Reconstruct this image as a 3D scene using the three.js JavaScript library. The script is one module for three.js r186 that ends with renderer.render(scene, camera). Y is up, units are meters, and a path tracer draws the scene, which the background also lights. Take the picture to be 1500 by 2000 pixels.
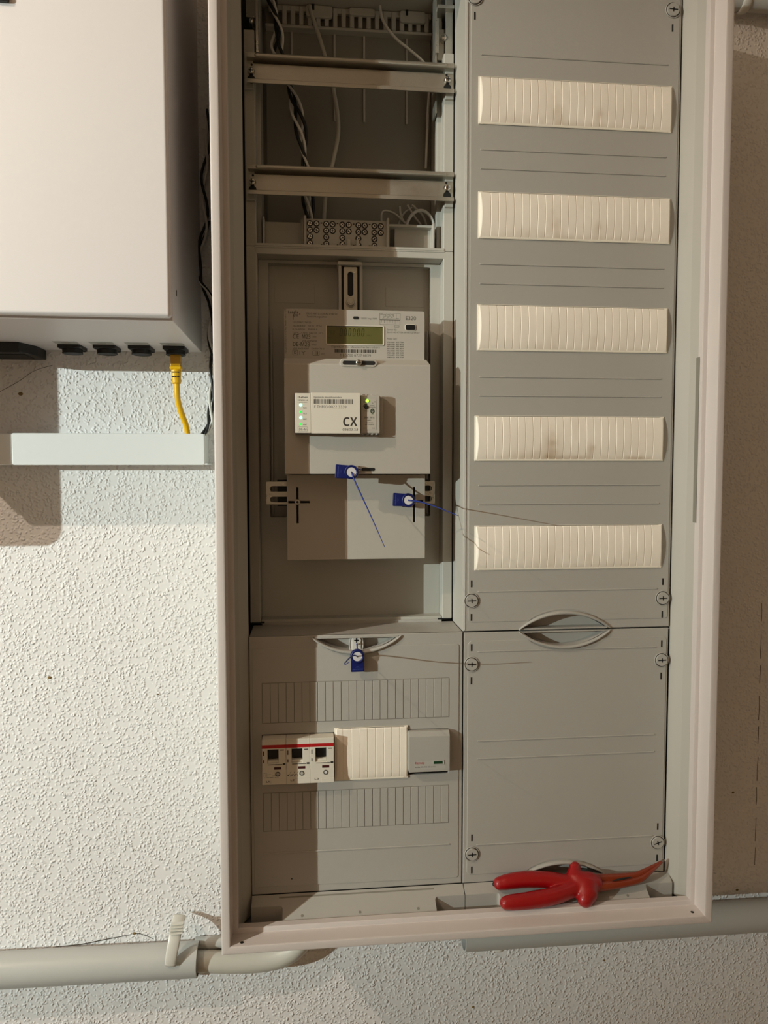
import * as THREE from 'three';
import { RoundedBoxGeometry } from 'three/addons/geometries/RoundedBoxGeometry.js';
import { mergeGeometries, mergeVertices } from 'three/addons/utils/BufferGeometryUtils.js';
import { MarchingCubes } from 'three/addons/objects/MarchingCubes.js';

// ───────────────────────── camera, lights, exposure ─────────────────────────
const MM = 0.001;
const scene = new THREE.Scene();
scene.background = new THREE.Color(0x000000);
const camera = new THREE.PerspectiveCamera(71.14, 1500 / 2000, 0.02, 20);
camera.rotation.order = 'YXZ';
camera.position.set(0.10064, 0.5141, 0.74803);
camera.rotation.set(-0.05563, -0.0984, -0.00144);
scene.add(camera);
const renderer = new THREE.WebGLRenderer({ antialias: true });
renderer.toneMapping = THREE.LinearToneMapping;
renderer.toneMappingExposure = 1.0;
renderer.shadowMap.enabled = true;
// two room lamps: a cool narrow-beam work light far to the left, a warm bulb under the ceiling, nearer
const COOL = { pos: [-3120, 910, 1900], color: new THREE.Color().setRGB(0.88, 1.0, 0.95), cd: 42, radius: 0.22, bulb: 14, angle: 21, penumbra: 0.62, aim: [-879, 600, -190] };
const WARM = { pos: [-1106, 1408, 690], color: new THREE.Color().setRGB(1.0, 0.81, 0.63), cd: 2.9, radius: 0.16, bulb: 32 };

// ───────────────────────── helpers ─────────────────────────
let seed = 12345;
const rnd = () => { seed = (seed * 1664525 + 1013904223) >>> 0; return seed / 4294967296; };
const V = (x, y, z) => new THREE.Vector3(x, y, z);
const used = new Map();
function numbered(n) { const k = used.get(n) || 0; used.set(n, k + 1); return k ? `${n}_${String(k).padStart(3, '0')}` : n; }
function tag(o, label, category, group) { o.userData.label = label; if (category) o.userData.category = category; if (group) o.userData.group = group; return o; }
// a thing: a Group at its base (mm); children are its parts, built in world millimetres
function thing(name, label, category, base, group) {
  const o = new THREE.Group(); o.name = numbered(name); o.position.set(base[0] * MM, base[1] * MM, base[2] * MM);
  o._b = base; scene.add(o);
  return tag(o, label, category, group);
}
function boxUV(g) {
  const p = g.attributes.position, n = g.attributes.normal, uv = new Float32Array(p.count * 2);
  for (let i = 0; i < p.count; i++) {
    const ax = Math.abs(n.getX(i)), ay = Math.abs(n.getY(i)), az = Math.abs(n.getZ(i));
    let u, v;
    if (az >= ax && az >= ay) { u = p.getX(i); v = p.getY(i); } else if (ax >= ay) { u = p.getZ(i); v = p.getY(i); } else { u = p.getX(i); v = p.getZ(i); }
    uv[2 * i] = u * MM; uv[2 * i + 1] = v * MM;
  }
  g.setAttribute('uv', new THREE.BufferAttribute(uv, 2));
  return g;
}
function plain(g) {
  let h = g.index ? g.toNonIndexed() : g;
  for (const k of Object.keys(h.attributes)) if (!['position', 'normal', 'uv'].includes(k)) h.deleteAttribute(k);
  if (!h.attributes.normal) h.computeVertexNormals();
  h.morphAttributes = {}; h.clearGroups();
  return h;
}
function join(geos) { const l = (Array.isArray(geos) ? geos : [geos]).map(plain); l.forEach(g => { if (!g.attributes.uv) boxUV(g); }); return l.length > 1 ? mergeGeometries(l) : l[0]; }
function meshOf(name, geos, mat, base, keepUV) {
  const g = join(geos); if (!keepUV) boxUV(g);
  const b = base || [0, 0, 0];
  g.translate(-b[0], -b[1], -b[2]); g.scale(MM, MM, MM);
  const m = new THREE.Mesh(g, mat); m.name = name; m.castShadow = m.receiveShadow = true;
  return m;
}
// a part of a thing (or a sub-part of a part: both share the thing's origin)
function part(t, name, geos, mat, opt = {}) {
  let root = t; while (!root._b) root = root.parent;
  const m = meshOf(name, geos, mat, root._b, opt.uv); t.add(m);
  if (opt.label) m.userData.label = opt.label;
  if (opt.kind) m.userData.kind = opt.kind;
  return m;
}
const box = (x0, x1, y0, y1, z0, z1, r = 0, s = 2) => {
  const w = x1 - x0, h = y1 - y0, d = z1 - z0;
  const g = r > 0 ? new RoundedBoxGeometry(w, h, d, s, Math.min(r, w / 2.01, h / 2.01, d / 2.01)) : new THREE.BoxGeometry(w, h, d);
  return g.translate((x0 + x1) / 2, (y0 + y1) / 2, (z0 + z1) / 2);
};
const cylZ = (x, y, z0, z1, r, r1 = r, n = 24) => new THREE.CylinderGeometry(r1, r, z1 - z0, n).rotateX(Math.PI / 2).translate(x, y, (z0 + z1) / 2);
const cylY = (x, z, y0, y1, r, r1 = r, n = 24) => new THREE.CylinderGeometry(r1, r, y1 - y0, n).translate(x, (y0 + y1) / 2, z);
function rrect(s, x0, x1, y0, y1, r, hole) {
  const p = hole ? new THREE.Path() : s;
  p.moveTo(x0 + r, y0); p.lineTo(x1 - r, y0); p.absarc(x1 - r, y0 + r, r, -Math.PI / 2, 0); p.lineTo(x1, y1 - r); p.absarc(x1 - r, y1 - r, r, 0, Math.PI / 2);
  p.lineTo(x0 + r, y1); p.absarc(x0 + r, y1 - r, r, Math.PI / 2, Math.PI); p.lineTo(x0, y0 + r); p.absarc(x0 + r, y0 + r, r, Math.PI, Math.PI * 1.5);
  if (hole) s.holes.push(p); return s;
}
// plate from a shape in x,y whose front lies at z1
function plate(shape, z0, z1, bev = 0) {
  const g = new THREE.ExtrudeGeometry(shape, { depth: z1 - z0 - bev, bevelEnabled: bev > 0, bevelThickness: bev, bevelSize: bev, bevelOffset: -bev, bevelSegments: 2, curveSegments: 10 });
  return g.translate(0, 0, z0);
}
const rplate = (x0, x1, y0, y1, z0, z1, r, bev = 0) => plate(rrect(new THREE.Shape(), x0, x1, y0, y1, r), z0, z1, bev);
const curve = pts => new THREE.CatmullRomCurve3(pts.map(p => V(...p)), false, 'centripetal');
const tube = (pts, r, n = 60, s = 8) => new THREE.TubeGeometry(curve(pts), n, r, s, false);
// tube with a varying radius (rf(t) -> [ru, rv]) and closed round ends
function taper(pts, rf, n = 48, s = 14, up) {
  const c = curve(pts), pos = [], idx = [], U = up || V(0, 0, 1);
  for (let i = 0; i <= n; i++) {
    const t = i / n, p = c.getPointAt(t), T = c.getTangentAt(t), B = V(0, 0, 0).crossVectors(T, U).normalize(), N = V(0, 0, 0).crossVectors(B, T).normalize();
    const [a, b] = rf(t);
    for (let j = 0; j < s; j++) { const th = j / s * 2 * Math.PI; pos.push(...p.clone().addScaledVector(B, a * Math.cos(th)).addScaledVector(N, b * Math.sin(th)).toArray()); }
  }
  for (let i = 0; i < n; i++) for (let j = 0; j < s; j++) { const a = i * s + j, b = i * s + (j + 1) % s; idx.push(a, b, a + s, b, b + s, a + s); }
  const e0 = pos.length / 3; pos.push(...c.getPointAt(0).toArray()); const e1 = e0 + 1; pos.push(...c.getPointAt(1).toArray());
  for (let j = 0; j < s; j++) { idx.push(e0, (j + 1) % s, j); idx.push(e1, n * s + j, n * s + (j + 1) % s); }
  const g = new THREE.BufferGeometry(); g.setAttribute('position', new THREE.Float32BufferAttribute(pos, 3)); g.setIndex(idx); g.computeVertexNormals();
  return g;
}
// strands twisted round a common path
function strands(pts, k, n, R, r, turns, ph = 0) {
  const c = curve(pts), out = [], N = 160;
  for (let i = 0; i <= N; i++) {
    const t = i / N, p = c.getPointAt(t), T = c.getTangentAt(t), B = V(0, 0, 0).crossVectors(T, V(0, 0, 1)).normalize(), Q = V(0, 0, 0).crossVectors(B, T);
    const a = ph + (t * turns + k / n) * 2 * Math.PI;
    out.push(p.addScaledVector(B, R * Math.cos(a)).addScaledVector(Q, R * Math.sin(a)));
  }
  return new THREE.TubeGeometry(new THREE.CatmullRomCurve3(out), 200, r, 7, false);
}
// smooth normals within a crease angle, weighted by face area so that flat faces stay flat
function toCreasedNormals(geo, angle) {
  const g = geo.index ? geo.toNonIndexed() : geo, a = g.attributes.position.array, n = a.length / 9, fn = [], at = new Map(), cosA = Math.cos(angle);
  const A = V(0, 0, 0), B = V(0, 0, 0), C = V(0, 0, 0);
  for (let f = 0; f < n; f++) {
    A.fromArray(a, 9 * f); B.fromArray(a, 9 * f + 3).sub(A); C.fromArray(a, 9 * f + 6).sub(A); const c = V(0, 0, 0).crossVectors(B, C), l = c.length(); fn.push([c, l ? c.clone().divideScalar(l) : c]);
    for (let k = 0; k < 3; k++) { const key = `${Math.round(a[9 * f + 3 * k] * 500)},${Math.round(a[9 * f + 3 * k + 1] * 500)},${Math.round(a[9 * f + 3 * k + 2] * 500)}`; (at.get(key) || at.set(key, []).get(key)).push(f); }
  }
  const out = new Float32Array(a.length);
  for (const [key, fs] of at) for (const f of fs) for (let k = 0; k < 3; k++) {
    if (`${Math.round(a[9 * f + 3 * k] * 500)},${Math.round(a[9 * f + 3 * k + 1] * 500)},${Math.round(a[9 * f + 3 * k + 2] * 500)}` !== key) continue;
    const s = V(0, 0, 0); for (const h of fs) if (fn[h][1].dot(fn[f][1]) > cosA) s.add(fn[h][0]);
    s.normalize().toArray(out, 9 * f + 3 * k);
  }
  g.setAttribute('normal', new THREE.BufferAttribute(out, 3)); return g;
}
// extrude a closed profile of [u, z] points along a mitred straight frame side; map(u, z, s) -> xyz with s = 0 | 1
function mitre(profile, map) {
  const n = profile.length, pos = [];
  const q = (a, b, c, d) => pos.push(...a, ...b, ...c, ...a, ...c, ...d);
  for (let i = 0; i < n; i++) { const A = profile[i], B = profile[(i + 1) % n]; q(map(...A, 0), map(...A, 1), map(...B, 1), map(...B, 0)); }
  const tri = THREE.ShapeUtils.triangulateShape(profile.map(p => new THREE.Vector2(...p)), []);
  for (const [a, b, c] of tri) { pos.push(...map(...profile[a], 0), ...map(...profile[b], 0), ...map(...profile[c], 0), ...map(...profile[a], 1), ...map(...profile[c], 1), ...map(...profile[b], 1)); }
  const g = new THREE.BufferGeometry(); g.setAttribute('position', new THREE.Float32BufferAttribute(pos, 3)); g.computeVertexNormals();
  return toCreasedNormals(g, 0.7);
}
function canvasTex(w, h, draw) {
  const c = document.createElement('canvas'); c.width = w; c.height = h;
  const x = c.getContext('2d'); draw(x, w, h);
  const t = new THREE.CanvasTexture(c); t.colorSpace = THREE.SRGBColorSpace; t.anisotropy = 8; return t;
}
// a flat print: quad facing +z
function decal(x0, x1, y0, y1, z) { return new THREE.PlaneGeometry(x1 - x0, y1 - y0).translate((x0 + x1) / 2, (y0 + y1) / 2, z); }
function barcode(c, x, y, w, h, col) {
  c.fillStyle = col; let p = x;
  while (p < x + w) { const b = 1 + Math.floor(rnd() * 4), g = 1 + Math.floor(rnd() * 3); c.fillRect(p, y, b * w / 190, h); p += (b + g) * w / 190; }
}

// ───────────────────────── procedural textures ─────────────────────────
function dataTex(n, f, rep) {
  const d = new Uint8Array(n * n * 4);
  for (let i = 0; i < n * n; i++) { const v = Math.max(0, Math.min(255, Math.round(f[i] * 255))); d[4 * i] = d[4 * i + 1] = d[4 * i + 2] = v; d[4 * i + 3] = 255; }
  const t = new THREE.DataTexture(d, n, n); t.wrapS = t.wrapT = THREE.RepeatWrapping; t.magFilter = THREE.LinearFilter; t.minFilter = THREE.LinearMipmapLinearFilter; t.generateMipmaps = true;
  t.repeat.set(rep, rep); t.needsUpdate = true; return t;
}
// tiling value noise
function noise(n, cells, out, amp) {
  const g = new Float32Array(cells * cells).map(() => rnd());
  const s = t => t * t * (3 - 2 * t);
  for (let y = 0; y < n; y++) for (let x = 0; x < n; x++) {
    const fx = x / n * cells, fy = y / n * cells, ix = fx | 0, iy = fy | 0, a = s(fx - ix), b = s(fy - iy), jx = (ix + 1) % cells, jy = (iy + 1) % cells;
    out[y * n + x] += amp * ((g[iy * cells + ix] * (1 - a) + g[iy * cells + jx] * a) * (1 - b) + (g[jy * cells + ix] * (1 - a) + g[jy * cells + jx] * a) * b - 0.5);
  }
}
// woodchip wallpaper: raised slivers of many lengths under paint
function woodchip() {
  const n = 2048, size = 560, f = new Float32Array(n * n), px = n / size;
  for (let k = 0; k < 20000; k++) {
    const cx = rnd() * n, cy = rnd() * n, L = (1.5 + 1.7 * rnd() * rnd()) * px, W = (1.25 + 0.8 * rnd()) * px, a = rnd() * Math.PI, h = 0.3 + 0.5 * rnd(), ca = Math.cos(a), sa = Math.sin(a), R = Math.ceil(L + W + 3), bend = (rnd() - .5) * .7;
    for (let y = -R; y <= R; y++) for (let x = -R; x <= R; x++) {
      let u = x * ca + y * sa, v = -x * sa + y * ca; v += bend * u * u / L;
      const du = Math.max(0, Math.abs(u) - L + W), d = Math.sqrt(du * du + v * v) / W;
      if (d < 1.25) {
        const t = 1 - d / 1.25, hh = h * t * t * (3 - 2 * t), i = ((cy + y + n) & (n - 1)) * n + ((cx + x + n) & (n - 1));
        f[i] = Math.max(f[i], hh) + .25 * Math.min(f[i], hh);
      }
    }
  }
  const wx = new Float32Array(n * n), wy = new Float32Array(n * n), g = new Float32Array(n * n);
  noise(n, 150, wx, 4.5); noise(n, 150, wy, 4.5);
  for (let y = 0; y < n; y++) for (let x = 0; x < n; x++) {
    const i = y * n + x, u = x + wx[i], v = y + wy[i], ix = Math.floor(u), iy = Math.floor(v), p = u - ix, q = v - iy, X = ix & (n - 1), Y = iy & (n - 1), X1 = (X + 1) & (n - 1), Y1 = (Y + 1) & (n - 1);
    g[i] = (f[Y * n + X] * (1 - p) + f[Y * n + X1] * p) * (1 - q) + (f[Y1 * n + X] * (1 - p) + f[Y1 * n + X1] * p) * q;
  }
  noise(n, 40, g, 0.10); noise(n, 200, g, 0.06);
  for (let i = 0; i < g.length; i++) g[i] = 0.08 + g[i];
  return dataTex(n, g, 1 / (size * MM));
}
function fine(n, parts, base, rep) { const f = new Float32Array(n * n).fill(base); for (const [c, a] of parts) noise(n, c, f, a); return dataTex(n, f, rep); }
const chipTex = woodchip();
const grainBump = fine(512, [[256, 0.6], [128, 0.4]], 0.5, 1 / 0.12);
const roughTex = fine(512, [[9, 0.25], [40, 0.2], [200, 0.15]], 0.8, 1 / 0.2);

// brown smudges left by fingers on a filler strip, stretched over the whole strip
function stains(k) {
  const W2 = 512, H2 = 128, d = new Uint8Array(W2 * H2 * 4), f = new Float32Array(W2 * W2);
  noise(W2, 9, f, 1); noise(W2, 40, f, .6);
  const spots = [[.39, .3, .035, .3], [.61, .26, .022, .16], [.5, .06, .3, .06], [.84, .05, .08, .05], [.3, .12, .12, .1], [.52, .75, .02, .2]];
  for (let y = 0; y < H2; y++) for (let x = 0; x < W2; x++) {
    const u = x / W2, v = y / H2, nz = f[y * W2 + x]; let s = 0.02 + .02 * nz;
    spots.forEach(([a, b, r, q], i) => { s += k * [.3, .34, .22, .26, .16, .1][i] * Math.exp(-(((u - a) / r) ** 2) - ((v - b) / q) ** 2) * (.7 + nz); });
    s = Math.max(0, Math.min(.6, s)); const i = 4 * (y * W2 + x); d[i] = 255 * (1 - .62 * s); d[i + 1] = 255 * (1 - .8 * s); d[i + 2] = 255 * (1 - s); d[i + 3] = 255;
  }
  const t = new THREE.DataTexture(d, W2, H2); t.colorSpace = THREE.SRGBColorSpace; t.magFilter = THREE.LinearFilter; t.needsUpdate = true; return t;
}
// ───────────────────────── materials ─────────────────────────
const std = (hex, rough, o = {}) => new THREE.MeshStandardMaterial({ color: hex, roughness: rough, ...o });
const M = {
  cover: std(0xaeaaa3, 0.52, { bumpMap: grainBump, bumpScale: 0.00005, roughnessMap: roughTex }),
  slat: std(0xaca8a1, 0.52, { bumpMap: grainBump, bumpScale: 0.00005 }),
  frame: std(0xd4cbc7, 0.42, { bumpMap: grainBump, bumpScale: 0.00006 }),
  liner: std(0xb5b1a8, 0.5),
  board: std(0xb6b3aa, 0.55, { roughnessMap: roughTex }),
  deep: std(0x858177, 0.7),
  white: std(0xe2dddd, 0.42, { bumpMap: grainBump, bumpScale: 0.00003 }),
  duct: std(0xf1f2f1, 0.4),
  filler: std(0xf9f0e2, 0.5, { map: stains(.15) }), fillerStained: std(0xf9f0e2, 0.5, { map: stains(.42) }), fillerWorn: std(0xf9f0e2, 0.5, { map: stains(.7) }),
  fillerEdge: std(0xf4ecda, 0.45),
  meter: std(0xb4aea4, 0.5, { bumpMap: grainBump, bumpScale: 0.00004 }),
  cream: std(0xd9d2c4, 0.45),
  dark: std(0x0d0d0c, 0.6),
  black: std(0x111112, 0.45),
  blackSoft: std(0x1b1a19, 0.6),
  zinc: std(0xc2bfb5, 0.42, { metalness: 0.75, roughnessMap: roughTex }),
  rail: std(0xb4b0a5, 0.5, { metalness: .85, roughnessMap: roughTex, bumpMap: grainBump, bumpScale: 0.00008 }),
  chrome: std(0xd0cec8, 0.16, { metalness: 1 }),
  blue: std(0x06195f, 0.33),
  blueWire: std(0x0c2a80, 0.35),
  sealWhite: std(0xd6d3d6, 0.4),
  red: new THREE.MeshPhysicalMaterial({ color: 0x980008, roughness: 0.4, clearcoat: 0.35, clearcoatRoughness: 0.1 }),
  orange: new THREE.MeshPhysicalMaterial({ color: 0x7c2a0c, roughness: 0.28, clearcoat: 0.5, clearcoatRoughness: 0.15 }),
  steel: std(0x8f8880, 0.3, { metalness: 0.9 }),
  yellow: std(0xf0b800, 0.4),
  wireGrey: std(0xb9b5a9, 0.5),
  wireWhite: std(0xdedbd4, 0.45),
  pvc: std(0xb9b9b5, 0.5, { roughnessMap: roughTex }),
  pvcLight: std(0xc6c4ba, 0.38),
  pvcClip: std(0xd2cfc6, 0.35),
  tab: std(0xcfccc4, 0.45),
};
for (const m of Object.values(M)) m.side = THREE.FrontSide;
const glow = (hex, k) => new THREE.MeshStandardMaterial({ color: 0x20302a, emissive: hex, emissiveIntensity: k, roughness: 0.4 });

// ───────────────────────── the room ─────────────────────────
const WALLZ = -190;
const wallMat = std(0xe6e4e3, 0.75, { bumpMap: chipTex, bumpScale: 0.00125 });
const roomMat = std(0xccc0ae, 0.9), floorMat = std(0x988b78, 0.8), ceilMat = std(0xe6ddcf, 0.9);
function struct(name, geos, mat) { const m = meshOf(name, geos, mat); m.userData.kind = 'structure'; scene.add(m); return m; }
struct('wall_back', box(-3700, 1700, -900, 1900, WALLZ - 120, WALLZ), wallMat);
struct('floor', box(-3700, 1700, -1000, -900, WALLZ, 2800), floorMat);
struct('ceiling', box(-3700, 1700, 1900, 2000, WALLZ, 2800), ceilMat);
struct('wall_left', box(-3700, -3600, -900, 1900, WALLZ, 2700), roomMat);
struct('wall_right', box(1600, 1700, -900, 1900, WALLZ, 2700), roomMat);
struct('wall_front', box(-3700, 1700, -900, 1900, 2700, 2800), roomMat);

// damage of the wallpaper: hairline cracks and specks of bare wood
{
  const wall = scene.getObjectByName('wall_back');
  const crackMat = std(0x3a3226, 0.9), speckMat = std(0x7a6238, 0.9);
  const add = (name, g, m) => wall.add(meshOf(name, g, m));
  add('wall_crack', taper([[-237, -102.6, WALLZ], [-205, -101.6, WALLZ], [-179, -98, WALLZ], [-143, -93, WALLZ]], u => [.15 + .5 * Math.sin(3 * u), .7], 40, 6), crackMat);
  add('wall_crack', taper([[-140, -92.4, WALLZ], [-132, -92, WALLZ], [-123, -95.6, WALLZ], [-113, -101, WALLZ]], u => [.5 - .3 * u, .6], 20, 6), crackMat);
  add('wall_crack', taper([[-290, 612, WALLZ], [-262, 628, WALLZ], [-245, 640, WALLZ], [-222, 648, WALLZ]], u => [.25, .5], 20, 6), crackMat);
  for (let k = 0; k < 9; k++) { const y = 330 - 44 * k; add('wall_seam', taper([[725 + (k % 3) * .6, y, WALLZ], [725.6, y - 14, WALLZ], [725.2, y - 26 - (k % 2) * 9, WALLZ]], () => [.35, .5], 10, 6), crackMat); }
  for (const [x, y, r] of [[-235.8, 253, 2.6], [-102, 227, 1.5], [-134.6, 297.6, 1.4], [-138, -91.5, 2.4], [700, -83, 2.2], [504, -174, 1.8], [316.6, -228, 2], [-261, 612, 3], [690, 60, 2]]) add('wall_speck', new THREE.IcosahedronGeometry(r, 1).scale(1, .75, .45).translate(x, y, WALLZ), speckMat);
}

// ───────────────────────── meter cabinet: housing and mitred door frame ─────────────────────────
const W = 550, TOP = 1100, ZC = -57.7;      // outer width, top edge, plane of the cover panels
{
  const c = thing('meter_cabinet', 'open grey double-width meter cabinet on the wall, its door taken off its frame', 'cabinet', [275, 0, WALLZ]);
  const prof = [[0.2, -34], [0, -33], [0, -2], [0.6, -0.6], [2, 0], [7.6, 0], [9, -0.6], [9.5, -2], [9.5, -20], [10.2, -21.2], [14.4, -21.2], [15.5, -22], [15.5, -30], [13.6, -30], [13.6, -24], [8, -24], [8, -34]];
  const sides = {
    bottom: (u, z, s) => [s ? W - u : u, u, z], top: (u, z, s) => [s ? u : W - u, TOP - u, z],
    left: (u, z, s) => [u, s ? u : TOP - u, z], right: (u, z, s) => [W - u, s ? TOP - u : u, z],
  };
  const fr = {};
  for (const k of ['left', 'right', 'top', 'bottom']) fr[k] = part(c, 'frame_profile', mitre(prof, sides[k]), M.frame);
  for (const [x, y] of [[13.6, 8.3]]) part(fr.bottom, 'screw_hole', new THREE.CylinderGeometry(1.9, 1.9, .5, 16).translate(21, 9.6, -6), M.dark);
  part(fr.bottom, 'screw_hole', new THREE.CylinderGeometry(1.9, 1.9, .5, 16).translate(W - 20, 9.6, -8), M.dark);
  part(fr.right, 'latch_slot', [box(533.9, 534.2, 456, 643, -33.5, -26.5, 0)], M.deep);
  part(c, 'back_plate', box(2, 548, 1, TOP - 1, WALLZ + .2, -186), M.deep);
  part(c, 'side_wall', box(.8, 14.6, 2, TOP - 2, -186, -31), M.liner);
  part(c, 'side_wall', box(W - 14.6, W - .8, 2, TOP - 2, -186, -31), M.liner);
  for (const s of [0, 1]) {                        // folded liner sheets slanting in from the frame towards the panels
    const L = new THREE.Shape(); [[14.8, -30.4], [18, -44], [27, -60.5], [26, -61.5], [16.6, -45], [13.6, -31]].forEach((p, i) => i ? L.lineTo(...p) : L.moveTo(...p)); L.closePath();
    const g = new THREE.ExtrudeGeometry(L, { depth: TOP - 16, bevelEnabled: false }), p = g.attributes.position;
    for (let i = 0; i < p.count; i++) { const x = p.getX(i), z = p.getY(i), y = 6 + p.getZ(i); p.setXYZ(i, s ? W - x : x, y, z); }
    part(c, 'side_liner', toCreasedNormals(fixFacing(g), .2), M.liner);
  }
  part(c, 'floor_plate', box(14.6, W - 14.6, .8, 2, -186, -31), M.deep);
  part(c, 'roof_plate', box(14.6, W - 14.6, TOP - 12, TOP - .8, -186, -31), M.liner);
  // latch button seen on the far inner wall
  part(c, 'latch_pin', new THREE.SphereGeometry(3, 14, 10).scale(.35, 1.5, 1).translate(534, 553, -44), M.liner);
}

// ───────────────────────── cover panels ─────────────────────────
// a half lens: outline points of the arc from (cx-hw, y0) over (cx, y0+h) to (cx+hw, y0)
function arcPts(cx, y0, hw, h, n = 28) {
  const R = (hw * hw + h * h) / (2 * Math.abs(h)), s = Math.sign(h), yc = y0 + h - s * R, a = Math.asin(hw / R), out = [];
  for (let i = 0; i <= n; i++) { const t = -a + 2 * a * i / n; out.push([cx + R * Math.sin(t), yc + s * R * Math.cos(t)]); }
  return out;
}
function addHandle(panel, cx, y0, hw, h, lip) {
  const s = Math.sign(h);
  const inner = arcPts(cx, y0, hw - 7, h - s * 3.4), mid = arcPts(cx, y0, hw - 2.5, h - s * 1.5);
  const rim = taper(mid.map(p => [p[0], p[1], ZC + .6]), t => { const k = Math.pow(Math.sin(Math.PI * Math.min(1, Math.max(0, t))), .45); return [.35 + 1.9 * k, .4 + 3.2 * k]; }, 60, 12);
  const hd = part(panel, 'grip_rim', rim, M.cover);
  const sh = new THREE.Shape(); inner.forEach((p, i) => i ? sh.lineTo(...p) : sh.moveTo(...p)); sh.closePath();
  part(hd, 'grip_recess', plate(sh, ZC - 17, ZC - 14), M.cover);
  const pos = [];
  for (let i = 0; i < inner.length - 1; i++) { const [a, b] = inner[i], [p, q] = inner[i + 1], z0 = ZC - 15, z1 = ZC; pos.push(a, b, z0, p, q, z0, p, q, z1, a, b, z0, p, q, z1, a, b, z1); }
  const g = new THREE.BufferGeometry(); g.setAttribute('position', new THREE.Float32BufferAttribute(pos, 3)); g.computeVertexNormals();
  part(hd, 'grip_wall', g, M.cover);
  part(hd, 'grip_lip', box(cx - hw + 6, cx + hw - 6, y0 - (s > 0 ? 0 : lip), y0 + (s > 0 ? lip : 0), ZC - 15, ZC - .2, .3), M.cover);
  return inner;
}
function lensHole(shape, pts) { const p = new THREE.Path(); pts.forEach((q, i) => i ? p.lineTo(...q) : p.moveTo(...q)); p.closePath(); shape.holes.push(p); }
function coverScrew(panel, x, y, a = 0) {
  const s = part(panel, 'screw', [cylZ(x, y, ZC, ZC + 2.1, 7.4, 6.9, 32), new THREE.TorusGeometry(8.6, .55, 8, 40).translate(x, y, ZC + .5)], M.cover);
  part(s, 'screw_recess', [box(-5, 5, -.6, .6, 0, .25).rotateZ(a).translate(x, y, ZC + 2), box(-.6, .6, -2.6, 2.6, 0, .25).rotateZ(a).translate(x, y, ZC + 2)], M.dark);
  part(s, 'screw_gap', new THREE.RingGeometry(7.35, 7.85, 36).translate(x, y, ZC + .45), M.dark);
}
const slit = (panel, x, y) => part(panel, 'slit', box(x - .95, x + .95, y - 4.1, y + 4.1, ZC - .2, ZC + .12, 0), M.dark);
const rib = (panel, x0, x1, y) => part(panel, 'rib', new THREE.CapsuleGeometry(.85, x1 - x0, 4, 10).rotateZ(Math.PI / 2).scale(1, 1, 1.1).translate((x0 + x1) / 2, y, ZC + .1), M.cover);

// upper panel of the right-hand field
{
  const x0 = 272.2, x1 = 521.2, y0 = 330, y1 = 1079;
  const p = thing('cover_panel', 'tall grey plastic cover panel with five cream filler strips clipped into it', 'cover panel', [396.7, y0, ZC]);
  const arc = arcPts(393, y0 + .2, 52, 18.4);
  const sh = new THREE.Shape(); sh.moveTo(x0, y0); sh.lineTo(arc[0][0], y0); arc.forEach(q => sh.lineTo(q[0], Math.max(q[1], y0))); sh.lineTo(x1, y0); sh.lineTo(x1, y1); sh.lineTo(x0, y1); sh.closePath();
  part(p, 'panel_board', plate(sh, ZC - 3.5, ZC - .7, .8), M.cover);
  const f = new THREE.Shape(); f.moveTo(x0 + 5.4 + 4, y0 + 10.5); f.lineTo(350, y0 + 10.5);
  arcPts(393, y0 + .2, 58, 23).slice(5, -5).forEach(q => f.lineTo(q[0], Math.max(q[1], y0 + 10.5))); f.lineTo(436, y0 + 10.5);
  f.lineTo(x1 - 4, y0 + 10.5); f.absarc(x1 - 5.4, y0 + 13.5, 3, -Math.PI / 2, 0); f.lineTo(x1 - 2.4, y1 - 4); f.lineTo(x0 + 5.4, y1 - 4); f.lineTo(x0 + 5.4, y0 + 14.5); f.absarc(x0 + 9.4, y0 + 14.5, 4, Math.PI, Math.PI * 1.5);
  part(p, 'raised_field', plate(f, ZC - .8, ZC, .45), M.cover);
  // flange at the edge towards the meter field, seen from the front left
  part(p, 'side_flange', box(x0 - .6, x0 + 1.2, y0, y1, -119, ZC - 1.6, .5), M.liner);
  part(p, 'edge_bead', box(x0 + 1.2, x0 + 2.6, y0 + 1, y1 - 1, ZC - 1.2, ZC - .1, .5), M.cover);
  for (const y of [976, 873.6, 852.8, 747.9, 726.3, 622, 600.8, 498.8, 477.1, 376]) rib(p, 289.6, 504.6, y);
  for (const [x, y, a] of [[281.6, 365.8, .02], [512, 364.5, .03], [510.2, 1036.5, -.05], [281.8, 1036.5, 0]]) { coverScrew(p, x, y, a); slit(p, x, y - 19.5); slit(p, x, y + 19.5); }
  addHandle(p, 393, y0 + .2, 58, 21, 1.6);
}
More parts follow.
